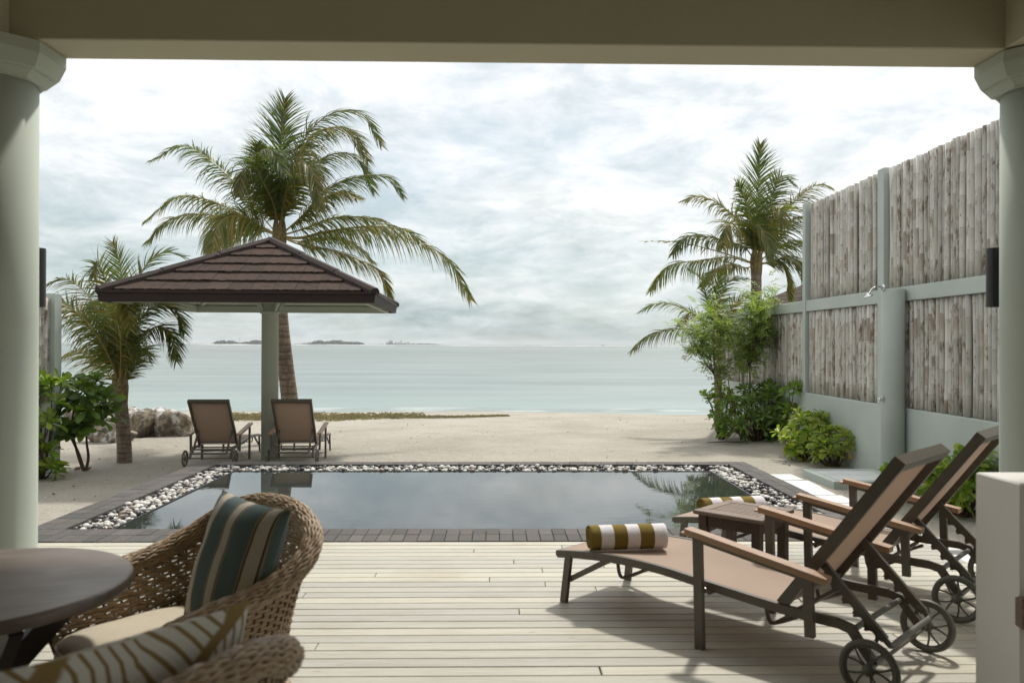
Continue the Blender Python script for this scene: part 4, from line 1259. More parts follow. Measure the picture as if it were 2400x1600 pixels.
palm('tall coconut palm with a leaning ringed trunk behind the brown roofed shelter', ba, cr, [D(655, 830, YB), D(643, 690, YB)], .185, .115, big, 3, .80, 118, .0245)
# young palm on the left
YL = 12.75
cr = D(276, 905, YL); ba = D(287, 1063, YL); ba.z = sand_h(ba.x, YL) 
left = [
    ([(280, 800), (282, 690), (275, 610), (258, 555)], 0.3, 0, .3, dict(hint=(0, -1, .1), wind=(.1, 0, 0))),
    ([(292, 780), (305, 680), (335, 610), (380, 580), (425, 590)], 0.8, 0, .5, dict(wind=(.35, 0, 0))),
    ([(270, 800), (262, 710), (240, 640), (222, 600), (216, 640)], -0.5, 1, .6, dict()),
    ([(262, 800), (230, 720), (190, 665), (145, 640), (105, 655)], 0.5, 0, .8, dict()),
    ([(255, 830), (215, 760), (165, 710), (120, 710), (92, 790)], -0.7, 1, .95, dict()),
    ([(262, 830), (235, 780), (200, 740), (150, 700), (100, 690)], -0.2, 1, .8, dict()),
    ([(250, 860), (215, 830), (175, 805), (130, 830)], 0.6, 2, .9, dict(leaf=.42)),
    ([(295, 800), (325, 730), (365, 700), (405, 715), (424, 765)], 0.2, 0, .75, dict(wind=(.3, 0, 0))),
    ([(300, 820), (330, 770), (365, 750), (395, 775), (405, 830)], -0.6, 0, .85, dict(wind=(.2, 0, 0))),
    ([(290, 790), (310, 710), (340, 680), (385, 690)], -0.8, 3, .8, dict(wind=(.3, 0, 0))),
    ([(278, 800), (272, 730), (276, 690), (290, 700), (300, 760)], -1.1, 3, .6, dict()),
    ([(300, 850), (315, 820), (330, 800), (345, 830)], 0.7, 1, .8, dict(leaf=.4)),
    ([(268, 790), (250, 720), (225, 690), (195, 720)], 0.9, 0, .8, dict()),
]
palm('young short palm with a thick ringed trunk at the left of the sand', ba, cr, [D(284, 1000, YL)], .118, .10, left, 5, .58, 78, .020)
# tall palm behind the bamboo wall
YR = 19.0
cr = D(1737, 612, YR); ba = D(1738, 800, YR); ba.z = -.5
right = [
    ([(1738, 540), (1742, 430), (1746, 332)], 0.3, 0, .25, dict(hint=(0, -1, .05), leaf=.85, wind=(.05, 0, 0), spread=.85)),
    ([(1752, 530), (1775, 450), (1795, 405), (1825, 425)], 0.5, 0, .6, dict()),
    ([(1760, 545), (1805, 485), (1850, 440), (1885, 424), (1915, 436)], 0.9, 3, .7, dict()),
    ([(1765, 560), (1815, 510), (1860, 500), (1900, 540)], 0.2, 0, .8, dict()),
    ([(1770, 580), (1815, 555), (1850, 560), (1880, 610)], 0.6, 1, .9, dict()),
    ([(1775, 600), (1810, 590), (1840, 610), (1852, 650)], -0.5, 1, .9, dict()),
    ([(1720, 545), (1690, 500), (1640, 462), (1600, 452), (1570, 462)], 0.2, 3, .75, dict()),
    ([(1712, 570), (1670, 555), (1610, 542), (1570, 550), (1545, 585)], -0.3, 0, .9, dict()),
    ([(1710, 600), (1670, 590), (1600, 600), (1540, 610), (1494, 668)], 0.4, 1, .95, dict()),
    ([(1705, 595), (1640, 575), (1560, 557), (1470, 554)], -0.2, 2, .6, dict(sparse=.72, leaf=.35, start=.05)),
    ([(1738, 560), (1730, 525), (1745, 520), (1765, 560), (1770, 600)], -1.2, 1, .8, dict(leaf=.6)),
    ([(1730, 540), (1715, 470), (1700, 430), (1690, 420)], -0.5, 0, .6, dict(hint=(0, -.9, .3))),
    ([(1725, 560), (1690, 520), (1670, 520), (1660, 570)], -0.8, 3, .8, dict()),
    ([(1715, 615), (1680, 610), (1640, 625), (1610, 660)], -0.6, 2, .9, dict(leaf=.5)),
    ([(1758, 545), (1780, 500), (1790, 480), (1800, 520)], -0.8, 3, .8, dict()),
    ([(1765, 605), (1795, 605), (1810, 640), (1815, 690)], 0.4, 2, .9, dict(leaf=.5)),
]
palm('coconut palm rising behind the bamboo wall with its crown above the rail', ba, cr, [], .17, .12, right, 7, .72, 92, .028)
# small palm at the end of the wall
YS = 18.2
cr = D(1648, 822, YS); ba = D(1652, 1000, YS); ba.z = -.6
small = [
    ([(1625, 775), (1580, 755), (1520, 762), (1480, 780), (1449, 810)], 0.2, 0, .95, dict(leaf=.5)),
    ([(1630, 760), (1590, 720), (1540, 698), (1500, 700), (1466, 720)], 0.5, 0, .8, dict(leaf=.45)),
    ([(1640, 760), (1625, 690), (1610, 640), (1580, 620)], -0.2, 0, .5, dict(leaf=.45)),
    ([(1650, 760), (1655, 690), (1675, 645), (1720, 640)], 0.4, 0, .6, dict(leaf=.48)),
    ([(1655, 770), (1680, 710), (1715, 680), (1750, 690)], 0.2, 3, .7, dict(leaf=.48)),
    ([(1645, 770), (1640, 700), (1650, 650), (1660, 620)], -0.4, 0, .4, dict(hint=(0, -1, .1), leaf=.45)),
    ([(1635, 780), (1610, 735), (1585, 720), (1560, 750)], -0.7, 3, .8, dict(leaf=.45)),
    ([(1660, 790), (1690, 760), (1720, 770), (1730, 820)], -0.5, 0, .8, dict(leaf=.45)),
    ([(1630, 800), (1605, 790), (1585, 810)], -0.8, 1, .9, dict(leaf=.4)),
]
palm('small palm at the sea end of the bamboo wall behind the bushes', ba, cr, [], .10, .085, small, 9, .52, 66, .023)

# ------------------------------------------------------------------ broad-leaved beach shrubs
def leaf_mesh(name, mat, L=1.0, Wd=0.38, fold=0.10, curl=0.18):
    prof = [(0.0, .06), (.25, .16), (.5, .30), (.75, .5), (.92, .40), (1.0, .10)]
    vs = []
    for t, w in prof:
        z = -curl * t * t * L
        vs += [Vector((t * L, -w * Wd, z + fold * w * L * .6)), Vector((t * L, 0, z)), Vector((t * L, w * Wd, z + fold * w * L * .6))]
    q = MB(); q.add(vs, [(3 * i + j, 3 * i + j + 1, 3 * i + j + 4, 3 * i + j + 3) for i in range(len(prof) - 1) for j in (0, 1)])
    return q, q.mesh(name, mat, True)
leaf_protos = {}
def protos_for(key):
    if key not in leaf_protos:
        leaf_protos[key] = [leaf_mesh('leaf', M[key], 1.0, w, f, c) for w, f, c in ((.42, .22, .10), (.36, .30, .28), (.46, .15, -.05), (.40, .25, .45))]
    return leaf_protos[key]
def shrub(label, base, blobs, seed, leaf, key, nobj=0, group='broad-leaved shrubs on the sand', key2=None, stems=True, stem_r=.014, dense=11, yellow=0.0, bare=None):
    """blobs: (centre, (rx, ry, rz), rosettes)"""
    rr = random.Random(seed)
    t = thing('beach_shrub', label, 'shrub', base, 0, group)
    allv = []
    st = MB(base)
    for c, rad, nros in blobs:
        for i in range(nros):
            while True:
                v = Vector((rr.uniform(-1, 1), rr.uniform(-1, 1), rr.uniform(-1, 1)))
                if v.length <= 1 and v.length > .35: break
            p = c + Vector((v.x * rad[0], v.y * rad[1], v.z * rad[2]))
            p.z = max(p.z, base.z + .08)
            out = (Vector((v.x * .8, v.y * .8 - .15, v.z * .6 + .75))).normalized()
            if stems and (rr.random() < .55):
                mid = base.lerp(p, .55) + Vector((rr.uniform(-.06, .06), rr.uniform(-.06, .06), -.05))
                st.tube(smooth_path([base + Vector((rr.uniform(-.05, .05), rr.uniform(-.05, .05), -.05)), mid, p], 4), [stem_r * (1 - .07 * k) for k in range(9)], 5, caps=False)
            a0 = rr.uniform(0, 6.28); ax = out.orthogonal().normalized(); ay = out.cross(ax)
            for k in range(dense):
                a = a0 + k * 2.399; f = k / dense
                el = radians(8 + 66 * f) + rr.gauss(0, .12)
                d = (ax * cos(a) + ay * sin(a)) * cos(el) + out * sin(el)
                X = d.normalized(); Z = (out - X * out.dot(X)); Z = Z.normalized() if Z.length > .05 else X.orthogonal().normalized()
                Y_ = Z.cross(X)
                roll = Matrix.Rotation(rr.gauss(0, .25), 3, X)
                s_ = leaf * (1.0 - .35 * f) * rr.uniform(.68, 1.15)
                mm = Matrix((roll @ X * s_, roll @ Y_ * s_, roll @ Z * s_)).transposed().to_4x4()
                mm.translation = p - base + X * .01
                kk = key if (not key2 or rr.random() < .7) else key2
                if yellow and rr.random() < yellow: kk = 'frond_yellow'
                allv.append(((p - CAM).length - out.dot((CAM - p).normalized()) * .2, rr.randrange(4), kk, mm))
    for s_ in (bare or []):
        q_ = [base + Vector((0, 0, -.05))] + s_
        st.tube(smooth_path(q_, 6), [stem_r * (1 - .035 * k) for k in range(6 * len(s_) + 1)], 8, caps=False)
    allv.sort(key=lambda e: e[0])
    rest = MB(); keys = [key, key2 or key, 'frond_yellow']
    for i, (d_, k, kk, mm) in enumerate(allv):
        q, me = protos_for(kk)[k]
        if i < nobj: link('leaf', me, t, matrix=mm)
        else:
            rest.cur = keys.index(kk)
            rest.add([mm @ Vector(v) for v in q.v], q.f)
    if rest.v: rest.build('foliage', [M[k] for k in keys], t, smooth=True, kind='stuff' if nobj else None)
    if st.v: st.build('stem', M['twig'], t)
    return t
def B(dx, dy, Y, rx, rz, ry=None, n=10):
    return (D(dx, dy, Y), (rx, ry or rx, rz), n)
def foot(dx, dy, Y):
    p = D(dx, dy, Y); p.z = sand_h(p.x, p.y); return p
shrub('dark broad-leaved bush on two bare stems between the left fence post and the young palm', foot(195, 1083, 11.9),
      [B(212, 905, 11.9, .30, .26, n=9), B(185, 945, 11.8, .34, .26, n=8), B(228, 955, 11.8, .20, .14, n=3), B(196, 1003, 11.7, .18, .12, n=4), B(160, 925, 12.1, .25, .2, n=5)], 31, .29, 'naupaka_dark', 290, key2='naupaka', stem_r=.026, stems=False, dense=13,
      bare=[[D(178, 1040, 11.9), D(166, 985, 11.9), D(170, 930, 11.9)], [D(203, 1050, 11.9), D(199, 1000, 11.9), D(214, 925, 11.9)], [D(178, 1035, 11.9), D(150, 985, 12.0), D(125, 972, 12.1)]])
shrub('bright broad-leaved bush half hidden behind the left column', foot(88, 1098, 11.2),
      [B(112, 890, 11.2, .22, .16, n=6), B(95, 945, 11.1, .32, .35, n=10), B(118, 1045, 11.1, .16, .12, n=4), B(98, 1085, 11.0, .18, .12, n=5)], 32, .22, 'naupaka', 240, key2='naupaka_light', stem_r=.016)
shrub('largest dark green bush under the feathery tree by the bamboo wall', foot(1740, 1012, 15.4),
      [B(1745, 945, 15.4, .72, .55, n=62), B(1690, 960, 15.3, .42, .42, n=26), B(1790, 965, 15.2, .50, .40, n=26), B(1760, 900, 15.6, .5, .3, n=18)], 33, .19, 'naupaka_dark', 240, key2='naupaka', dense=10)
shrub('bush at the sea end of the wall left of the largest bush', foot(1655, 985, 16.4),
      [B(1652, 905, 16.4, .30, .28, n=16), B(1665, 960, 16.1, .34, .32, n=22)], 34, .17, 'naupaka', 200, key2='naupaka_light', dense=10)
shrub('tall thin stemmed bush with a leaf tuft against the wall above the bright bushes', foot(1818, 1010, 14.4),
      [B(1826, 895, 14.4, .20, .18, n=9), B(1815, 940, 14.5, .16, .12, n=4)], 37, .18, 'naupaka', 90, stem_r=.018)
shrub('bright yellow-green round bush standing on the sand in front of the bamboo wall', foot(1838, 1052, 13.1),
      [B(1848, 995, 13.1, .42, .36, n=40), B(1812, 1018, 13.0, .28, .22, n=15), B(1860, 960, 13.2, .26, .18, n=10)], 35, .18, 'naupaka_light', 280, key2='naupaka', dense=11)
shrub('smaller bush with a few yellow leaves between the round bush and the shower tray', foot(1915, 1066, 12.4),
      [B(1922, 1010, 12.4, .30, .24, n=24), B(1900, 1035, 12.3, .2, .14, n=8)], 36, .17, 'naupaka_light', 260, key2='naupaka', dense=10, yellow=.05, stem_r=.018)
shrub('large bright bush behind the loungers at the foot of the bamboo wall', foot(2215, 1180, 8.75),
      [B(2230, 1105, 8.8, .42, .28, n=22), B(2150, 1120, 8.8, .34, .20, n=15), B(2260, 1080, 8.7, .3, .28, n=12), B(2060, 1090, 9.4, .14, .1, n=4), B(2120, 1075, 9.4, .16, .12, n=5)], 38, .20, 'naupaka', 290, key2='naupaka_light', dense=11)

# feathery young tree in front of the bamboo wall
def feathery(label, base, seed):
    rr = random.Random(seed)
    t = thing('feathery_tree', label, 'tree', base, 0)
    mb = MB(base); cr_ = MB(base)
    YT = base.y
    tips = []
    for dx0, dy0 in ((1690, 740), (1640, 740), (1600, 760), (1575, 745), (1740, 720), (1760, 700), (1720, 790), (1620, 800), (1660, 850), (1700, 830), (1745, 770), (1610, 720), (1755, 680), (1590, 780), (1745, 672), (1730, 692), (1722, 725), (1765, 715), (1640, 700), (1680, 800), (1735, 820), (1770, 740)):
        tips.append(D(dx0, dy0, YT + rr.uniform(-.55, .5)))
    mains = [D(1672, 870, YT), D(1722, 840, YT - .1), D(1640, 860, YT + .1)]
    for p in mains:
        mb.tube(smooth_path([base + Vector((rr.uniform(-.10, .10), 0, -.1)), base.lerp(p, .5) + Vector((rr.uniform(-.05, .05), 0, 0)), p], 5), [.017 * (1 - .05 * k) for k in range(11)], 6, caps=False)
    for i, p in enumerate(tips):
        m_ = min(mains, key=lambda q: (q - p).length)
        mb.tube(smooth_path([m_, m_.lerp(p, .5) + Vector((0, 0, -.06)), p], 4), [.010 * (1 - .07 * k) for k in range(9)], 5, caps=False)
        for k in range(46):
            o = m_.lerp(p, rr.uniform(.45, 1.1)) + Vector((rr.gauss(0, .13), rr.gauss(0, .14), rr.gauss(0, .11)))
            a = rr.uniform(0, 6.28); e = rr.uniform(-.4, 1.0)
            d = Vector((cos(a) * cos(e), sin(a) * cos(e), sin(e))); L = rr.uniform(.20, .36)
            cr_.cur = 0 if rr.random() < .68 else 1
            q = o
            sd = d.cross(Vector((0, 0, 1))).normalized()
            steps = 9
            for s_ in range(steps):
                d = (d + Vector((0, 0, -.06))).normalized()
                q = q + d * L / steps
                for sg in (-1, 1):
                    l = .072 * (1 - .4 * abs(s_ / steps - .4)) * rr.uniform(.8, 1.2)
                    dd = (sd * sg + d * .55 + Vector((0, 0, rr.gauss(-.05, .25)))).normalized(); ww = d * .016
                    cr_.add([q, q + dd * l * .5 - ww, q + dd * l, q + dd * l * .5 + ww], [(0, 1, 2, 3)])
    mb.build('trunk', M['twig'], t)
    cr_.build('crown', [M['feather'], M['feather_dark']], t)
feathery('light green feathery tree with thin stems in front of the bamboo wall', foot(1708, 985, 15.9), 12)

# litter on the sand
def litter(label, px, py, kind, seed):
    p = G(px, py, -.40); p.z = sand_h(p.x, p.y)
    rr = random.Random(seed)
    mb = MB(p)
    if kind == 'twig':
        mb.tube(smooth_path([p + Vector((-.55, 0, .012)), p + Vector((-.1, .04, .02)), p + Vector((.45, -.03, .012))], 5), [.008, .009, .01, .011, .012, .012, .012, .011, .01, .008, .006], 5)
        mb.tube([p + Vector((.1, .0, .02)), p + Vector((.35, .12, .05))], .005, 4)
        o = mb.build('twig', M['twig'], None, label=label, cat='twig')
    else:
        a = rr.uniform(0, 6); dx = Vector((cos(a), sin(a), .25)) * .09; dy = Vector((-sin(a), cos(a), .3)) * .035
        mb.add([p - dx + Vector((0, 0, .03)), p - dy + Vector((0, 0, .02)), p + dx + Vector((0, 0, .02)), p + dy + Vector((0, 0, .03)), p + Vector((0, 0, .012))], [(0, 1, 4), (1, 2, 4), (2, 3, 4), (3, 0, 4)])
        o = mb.build('fallen_leaf', M['dryleaf'], None, label=label, cat='leaf', group='dry leaves on the sand')
    o.location = p
litter('thin dead branch lying on the sand below the largest bush', 1722, 1037, 'twig', 1)
litter('dry leaf on the sand between the round bush and the smaller bush', 1880, 1083, 'leaf', 2)
litter('dry leaf on the sand left of the two bare stems', 182, 1104, 'leaf', 3)
litter('dry leaf on the sand right of the two bare stems', 206, 1105, 'leaf', 4)
litter('dry leaf on the sand beside the bright bush behind the loungers', 2256, 1216, 'leaf', 5)

# flecks of coral, husk and leaf scattered over the sand
rr = random.Random(77)
mb = MB()
for i in range(1200):
    y = 7.0 + 20 * rr.random() ** 1.3; x = rr.uniform(-.62, .62) * y
    if -4.0 < x < 3.5 and y < 10.6: continue
    if x > 5.3 or (x < -6.1 and y < 11.8): continue
    if 4.3 < x < 5.6 and 10.2 < y < 11.6: continue
    z = sand_h(x, y) + .004
    s_ = rr.choice((.007, .009, .011, .014, .022)) * rr.uniform(.7, 1.3); a = rr.uniform(0, 6.28); e = rr.uniform(.25, .8)
    d1 = Vector((cos(a), sin(a), 0)) * s_; d2 = Vector((-sin(a), cos(a), 0)) * s_ * e; c = Vector((x, y, z))
    mb.cur = rr.choice((0, 0, 1, 2, 2))
    mb.add([c - d1, c - d2, c + d1, c + d2, c + Vector((0, 0, s_ * .7))], [(0, 1, 4), (1, 2, 4), (2, 3, 4), (3, 0, 4)])
mb.build('sand_debris', [M['twig'], M['dryleaf'], M['peb_white']], kind='stuff')

# ------------------------------------------------------------------ loungers
def make_lounger():
    root = thing('sun_lounger', 'x', 'sun lounger', group='bronze framed sun loungers')
    F_ = M['frame']
    rail = [(-.05, .272), (.12, .297), (.32, .316), (.5, .322), (.7, .318), (.95, .298), (1.35, .272), (1.60, .270)]
    tail = [(1.60, .270), (1.655, .258), (1.69, .21), (1.757, .128)]
    hw = .305
    for sg in (-1, 1):
        mb = MB(); mb.path(smooth_path([(s_, sg * hw, z) for s_, z in rail], 4), .026, .042); mb.path([(s_, sg * hw, z) for s_, z in tail], .026, .040)
        mb.build('side_rail', F_, root)
    mb = MB(); mb.bar((-.05, -hw, .272), (-.05, hw, .272), .04, .03); mb.build('foot_rail', F_, root)
    mb = MB()
    for s_, z in ((.95, .262), (1.36, .245)): mb.tube([(s_, -hw, z), (s_, hw, z)], .012, 8)
    mb.build('cross_tube', F_, root)
    mb = MB(); mb.tube([(1.655, -hw, .250), (1.655, hw, .250)], .0135, 10); mb.build('rear_cross_tube', M['wheel'], root)
    # sling seat
    seat = smooth_path([Vector((s_, 0, z + .012)) for s_, z in rail[:-1]], 4)
    rows = []
    for p in seat:
        sag = .030 * sin(pi * min(1, max(0, (p.x + .05) / 1.40))) ** .7
        rows.append([Vector((p.x, y, p.z + .008 - sag * (1 - (y / hw) ** 2))) for y in [hw * k / 5 for k in range(-5, 6)]])
    mb = MB(); mb.grid(rows); o = mb.build('seat_sling', M['sling'], root, smooth=True)
    # legs
    for sg in (-1, 1):
        mb = MB(); mb.bar((0, sg * (hw + .006), 0), (.035, sg * (hw + .002), .285), .026, .042, up=(1, 0, 0)); mb.build('foot_leg', F_, root)
        mb = MB(); mb.bar((.03, sg * (hw - .012), .135), (.31, sg * (hw - .012), .298), .02, .03); mb.build('brace', F_, root)
        mb = MB(); mb.bar((.945, sg * .378, 0), (.93, sg * .378, .558), .028, .046, up=(1, 0, 0)); mb.build('arm_leg', F_, root)
        mb = MB(); mb.bar((1.50, sg * .372, .20), (1.49, sg * .378, .478), .028, .042, up=(1, 0, 0)); mb.build('arm_post', F_, root)
        mb = MB(); mb.bar((.92, sg * .378, .540), (1.52, sg * .378, .455), .034, .022); mb.build('arm_bar', F_, root)
        mb = MB()
        mb.path(smooth_path([(.875, sg * .380, .557), (.90, sg * .380, .568), (1.20, sg * .380, .525), (1.585, sg * .380, .468)], 4), .066, .030)
        mb.build('armrest', M['wood_arm'], root)
        mb = MB(); mb.lathe([(0, .006), (.012, .005), (.014, 0)], 12, (.955, sg * .350, .285), Matrix.Rotation(-sg * pi / 2, 3, 'X')); mb.tube([(.945, sg * .37, .285), (.945, sg * .31, .285)], .008, 8); mb.build('bolt', M['bolt'], root)
    # small U bracket under the foot part
    for s0 in (.36, 1.24):
        mb = MB(); z0 = .300 if s0 < 1 else .265
        mb.tube(smooth_path([(s0, -hw + .03, z0), (s0 + .015, -hw + .03, z0 - .07), (s0 + .04, -hw + .05, z0 - .085), (s0 + .17, -hw + .06, z0 - .02)], 4), .010, 6)
        mb.tube(smooth_path([(s0, hw - .03, z0), (s0 + .015, hw - .03, z0 - .07), (s0 + .04, hw - .05, z0 - .085), (s0 + .17, hw - .06, z0 - .02)], 4), .010, 6)
        mb.tube([(s0 + .04, -hw + .05, z0 - .085), (s0 + .04, hw - .05, z0 - .085)], .009, 6)
        mb.build('bracket', F_, root)
    # backrest
    hb = .292; b0, b1 = Vector((1.33, 0, .290)), Vector((1.845, 0, 1.00))
    dv_ = (b1 - b0).normalized(); nv = Vector((-dv_.z, 0, dv_.x))
    for sg in (-1, 1):
        mb = MB(); mb.bar(b0 + Vector((0, sg * hb, 0)), b1 + Vector((0, sg * hb, 0)), .030, .052, up=nv); mb.build('back_stile', F_, root)
    mb = MB(); mb.bar(b1 + Vector((0, -hb - .016, 0)) - dv_ * .0, b1 + Vector((0, hb + .016, 0)), .045, .054, up=nv); mb.build('top_rail', F_, root)
    mb = MB(); mb.tube([b0 + dv_ * .05 + Vector((0, -hb, 0)) - nv * .01, b0 + dv_ * .05 + Vector((0, hb, 0)) - nv * .01], .012, 8); mb.build('low_rail', F_, root)
    rows = []
    for i in range(13):
        p = b0.lerp(b1, .015 + .975 * i / 12) + nv * .012
        sag = .022 * sin(pi * i / 12)
        rows.append([p + Vector((0, y, 0)) - nv * sag * (1 - (y / hb) ** 2) for y in [(hb - .012) * k / 5 for k in range(-5, 6)]])
    mb = MB(); mb.grid(rows); mb.build('back_sling', M['sling'], root, smooth=True)
    # notched prop with its U tube
    pa, pb_ = Vector((1.495, 0, .520)), Vector((1.795, 0, .215))
    hp = .255
    dp = (pb_ - pa).normalized(); np_ = Vector((dp.z, 0, -dp.x))
    if np_.z > 0: np_ = -np_
    for sg in (-1, 1):
        o = Vector((0, sg * hp, 0))
        mb = MB(); mb.bar(pa + o, pb_ + o - dp * .02, .022, .034, up=np_)
        for k in range(5):
            c = pa + dp * (.09 + .068 * k) + o + np_ * .012
            arc = [c + dp * (.030 * -cos(a_)) + np_ * (.026 * (1 - sin(a_)) + .002) for a_ in [pi * j / 6 for j in range(0, 7)]]
            mb.path([c + dp * -.034, c + dp * -.031 + np_ * .034], .016, .010, up=dp)
            mb.path(arc, .016, .010, up=(0, 1, 0))
        mb.build('prop_bar', F_, root)
    mb = MB(); o = Vector((0, hp, 0))
    mb.tube(smooth_path([pb_ - dp * .06 - o, pb_ - dp * .01 - o, pb_ + dp * .012 - o * .93, pb_ + dp * .012 - o * .5, pb_ + dp * .012 + o * .5, pb_ + dp * .012 + o * .93, pb_ - dp * .01 + o, pb_ - dp * .06 + o], 4), .0135, 10)
    mb.build('prop_tube', M['wheel'], root, smooth=True)
    # wheels
    mb = MB(); mb.tube([(1.757, -.375, .128), (1.757, .375, .128)], .009, 8); mb.build('axle', F_, root)
    R = .128
    tyre = MB()
    ring = []
    for j in range(36):
        a = 2 * pi * j / 36; ring.append((R - .015) * 1.0)
    pts = [Vector((cos(2 * pi * j / 40) * (R - .0145), 0, sin(2 * pi * j / 40) * (R - .0145))) for j in range(40)]
    tyre.tube(pts, .0145, 9, closed=True)
    tyre_me = tyre.mesh('tyre', M['wheel'], True)
    rim = MB()
    for r_, w in ((R - .029, .006),):
        rim.tube([Vector((cos(2 * pi * j / 40) * r_, 0, sin(2 * pi * j / 40) * r_)) for j in range(40)], w, 6, closed=True)
    for k in range(5):
        for s2 in (-1, 1):
            a0 = 2 * pi * k / 5 + s2 * .10; a1 = 2 * pi * k / 5 + s2 * .30
            rim.tube(smooth_path([(cos(a0) * .022, 0, sin(a0) * .022), (cos(a0 + s2 * .06) * .055, 0, sin(a0 + s2 * .06) * .055), (cos(a1) * .098, 0, sin(a1) * .098)], 3), .0052, 5)
    rim_me = rim.mesh('spokes', M['wheel'], True)
    hub = MB(); hub.lathe([(0, .021), (.022, .018), (.027, .010), (.027, -.010), (.022, -.018), (0, -.021)], 20, rot=Matrix.Rotation(pi / 2, 3, 'X'))
    hub_me = hub.mesh('hub', M['wheel'], True)
    for sg in (-1, 1):
        w = link('wheel', tyre_me, root, loc=(1.757, sg * .375, .128))
        link('spokes', rim_me, w); link('hub', hub_me, w)
    return root
L1 = make_lounger()
def place(o, x, y, z, ang, label):
    o.location = (x, y, z); o.rotation_euler = (0, 0, radians(ang)); o['label'] = label
others = [copy_tree(L1) for i in range(3)]
place(L1, .620, 4.866, 0.0005, -45.6, 'sun lounger on the deck nearest the camera, in front of the small teak table')
place(others[0], 1.504, 5.773, 0.0005, -44.2, 'sun lounger on the deck behind the small teak table, partly hidden by the plinth')
zc = sand_h(-4.45, 13.2) + .01
place(others[1], -4.45, 14.02, zc, -87.5, 'sun lounger on the sand left of the shelter column, seen from behind')
place(others[2], -3.25, 14.14, zc, -86.8, 'sun lounger on the sand right of the shelter column, seen from behind')

# rolled towels
def towel(x, y, z, ang, label, seed):
    rr = random.Random(seed)
    L, R0 = .45, .077
    rows = []
    nx = 30; turns = 4.2; nt_ = 150
    for i in range(nx + 1):
        u = -1 + 2 * i / nx; row = []
        for j in range(nt_ + 1):
            f = j / nt_; a = -1.9 - 2 * pi * turns * (1 - f)
            r = R0 * (.16 + .84 * f) + .0018 * mnoise.noise(Vector((u * 3, a * 2, seed)))
            ex = (1 + .012 * sin(a * 1.0 + u * 3))
            yy, zz_ = cos(a) * r * 1.06, sin(a) * r * .98
            if zz_ < -R0 * .84: zz_ = -R0 * .84 + (zz_ + R0 * .84) * .15
            row.append(Vector((u * L / 2 * (1 - .012 * (1 - f)) + .004 * mnoise.noise(Vector((0, a, seed))), yy, zz_ + R0 * .86)))
        rows.append(row)
    mb = MB(); mb.grid(rows)
    o = mb.build('rolled_towel', M['towel'], None, smooth=True, label=label, cat='towel', group='olive and white striped towels')
    o.location = (x, y, z); o.rotation_euler = (0, 0, radians(ang))
    so = o.modifiers.new('thickness', 'SOLIDIFY'); so.thickness = .006
towel(.754, 4.60, .327, 7, 'rolled olive and white striped towel on the nearest lounger', 1)
towel(1.61, 5.43, .327, 11, 'rolled olive and white striped towel on the lounger behind the teak table', 2)

# small teak table between the loungers
t = thing('side_table', 'small square slatted teak table between the two deck loungers', 'table', (1.54, 4.93, 0), radians(-44))
TS, TH = .45, .48
for sg in (-1, 1):
    mb = MB(); mb.box((0, sg * (TS / 2 - .035), TH - .0125), (TS, .07, .025), bev=.004); mb.build('frame_board', M['teak_grey'], t)
    mb = MB(); mb.box((sg * (TS / 2 - .035), 0, TH - .0125), (.07, TS - .144, .025), bev=.004); mb.build('frame_board', M['teak_grey'], t)
    mb = MB(); mb.box((0, sg * (TS / 2 - .045), TH - .063), (TS - .16, .022, .07)); mb.build('apron', M['teak_red'], t)
    mb = MB(); mb.box((sg * (TS / 2 - .045), 0, TH - .063), (.022, TS - .16, .07)); mb.build('apron', M['teak_red'], t)
    for s2 in (-1, 1):
        mb = MB(); mb.box((sg * (TS / 2 - .05), s2 * (TS / 2 - .05), (TH - .026) / 2), (.052, .052, TH - .028), bev=.004); mb.build('leg', M['teak_red'], t)
q = MB(); ns = 8; sw = (TS - .146) / ns; q.box((0, 0, 0), (TS - .143, sw - .006, .018), bev=.003); sm_ = q.mesh('slat', M['teak_grey'])
for i in range(ns): link('slat', sm_, t, loc=(0, -(TS - .146) / 2 + (i + .5) * sw, TH - .011))

# ------------------------------------------------------------------ round table and wicker chairs
t = thing('round_table', 'round dark wooden table on crossed legs at the left edge', 'table', (-1.63, 2.52, 0), radians(20))
R = .452
mb = MB(); mb.lathe([(0, .708), (R - .012, .708), (R - .002, .712), (R, .72), (R, .738), (R - .003, .746), (R - .010, .75), (0, .75)], 96)
mb.build('table_top', M['tabletop'], t, smooth=False)
for p in t.children[0].data.polygons: p.use_smooth = abs(p.normal.z) < .9
for k in range(4):
    a = k * pi / 2 + radians(-65); d = Vector((cos(a), sin(a), 0)); o = Vector((-sin(a), cos(a), 0)) * (.02)
    mb = MB(); mb.bar(d * .36 + o + Vector((0, 0, .707)), d * -.36 + o + Vector((0, 0, 0)), .038, .075, up=d); mb.build('leg', M['table_leg'], t)

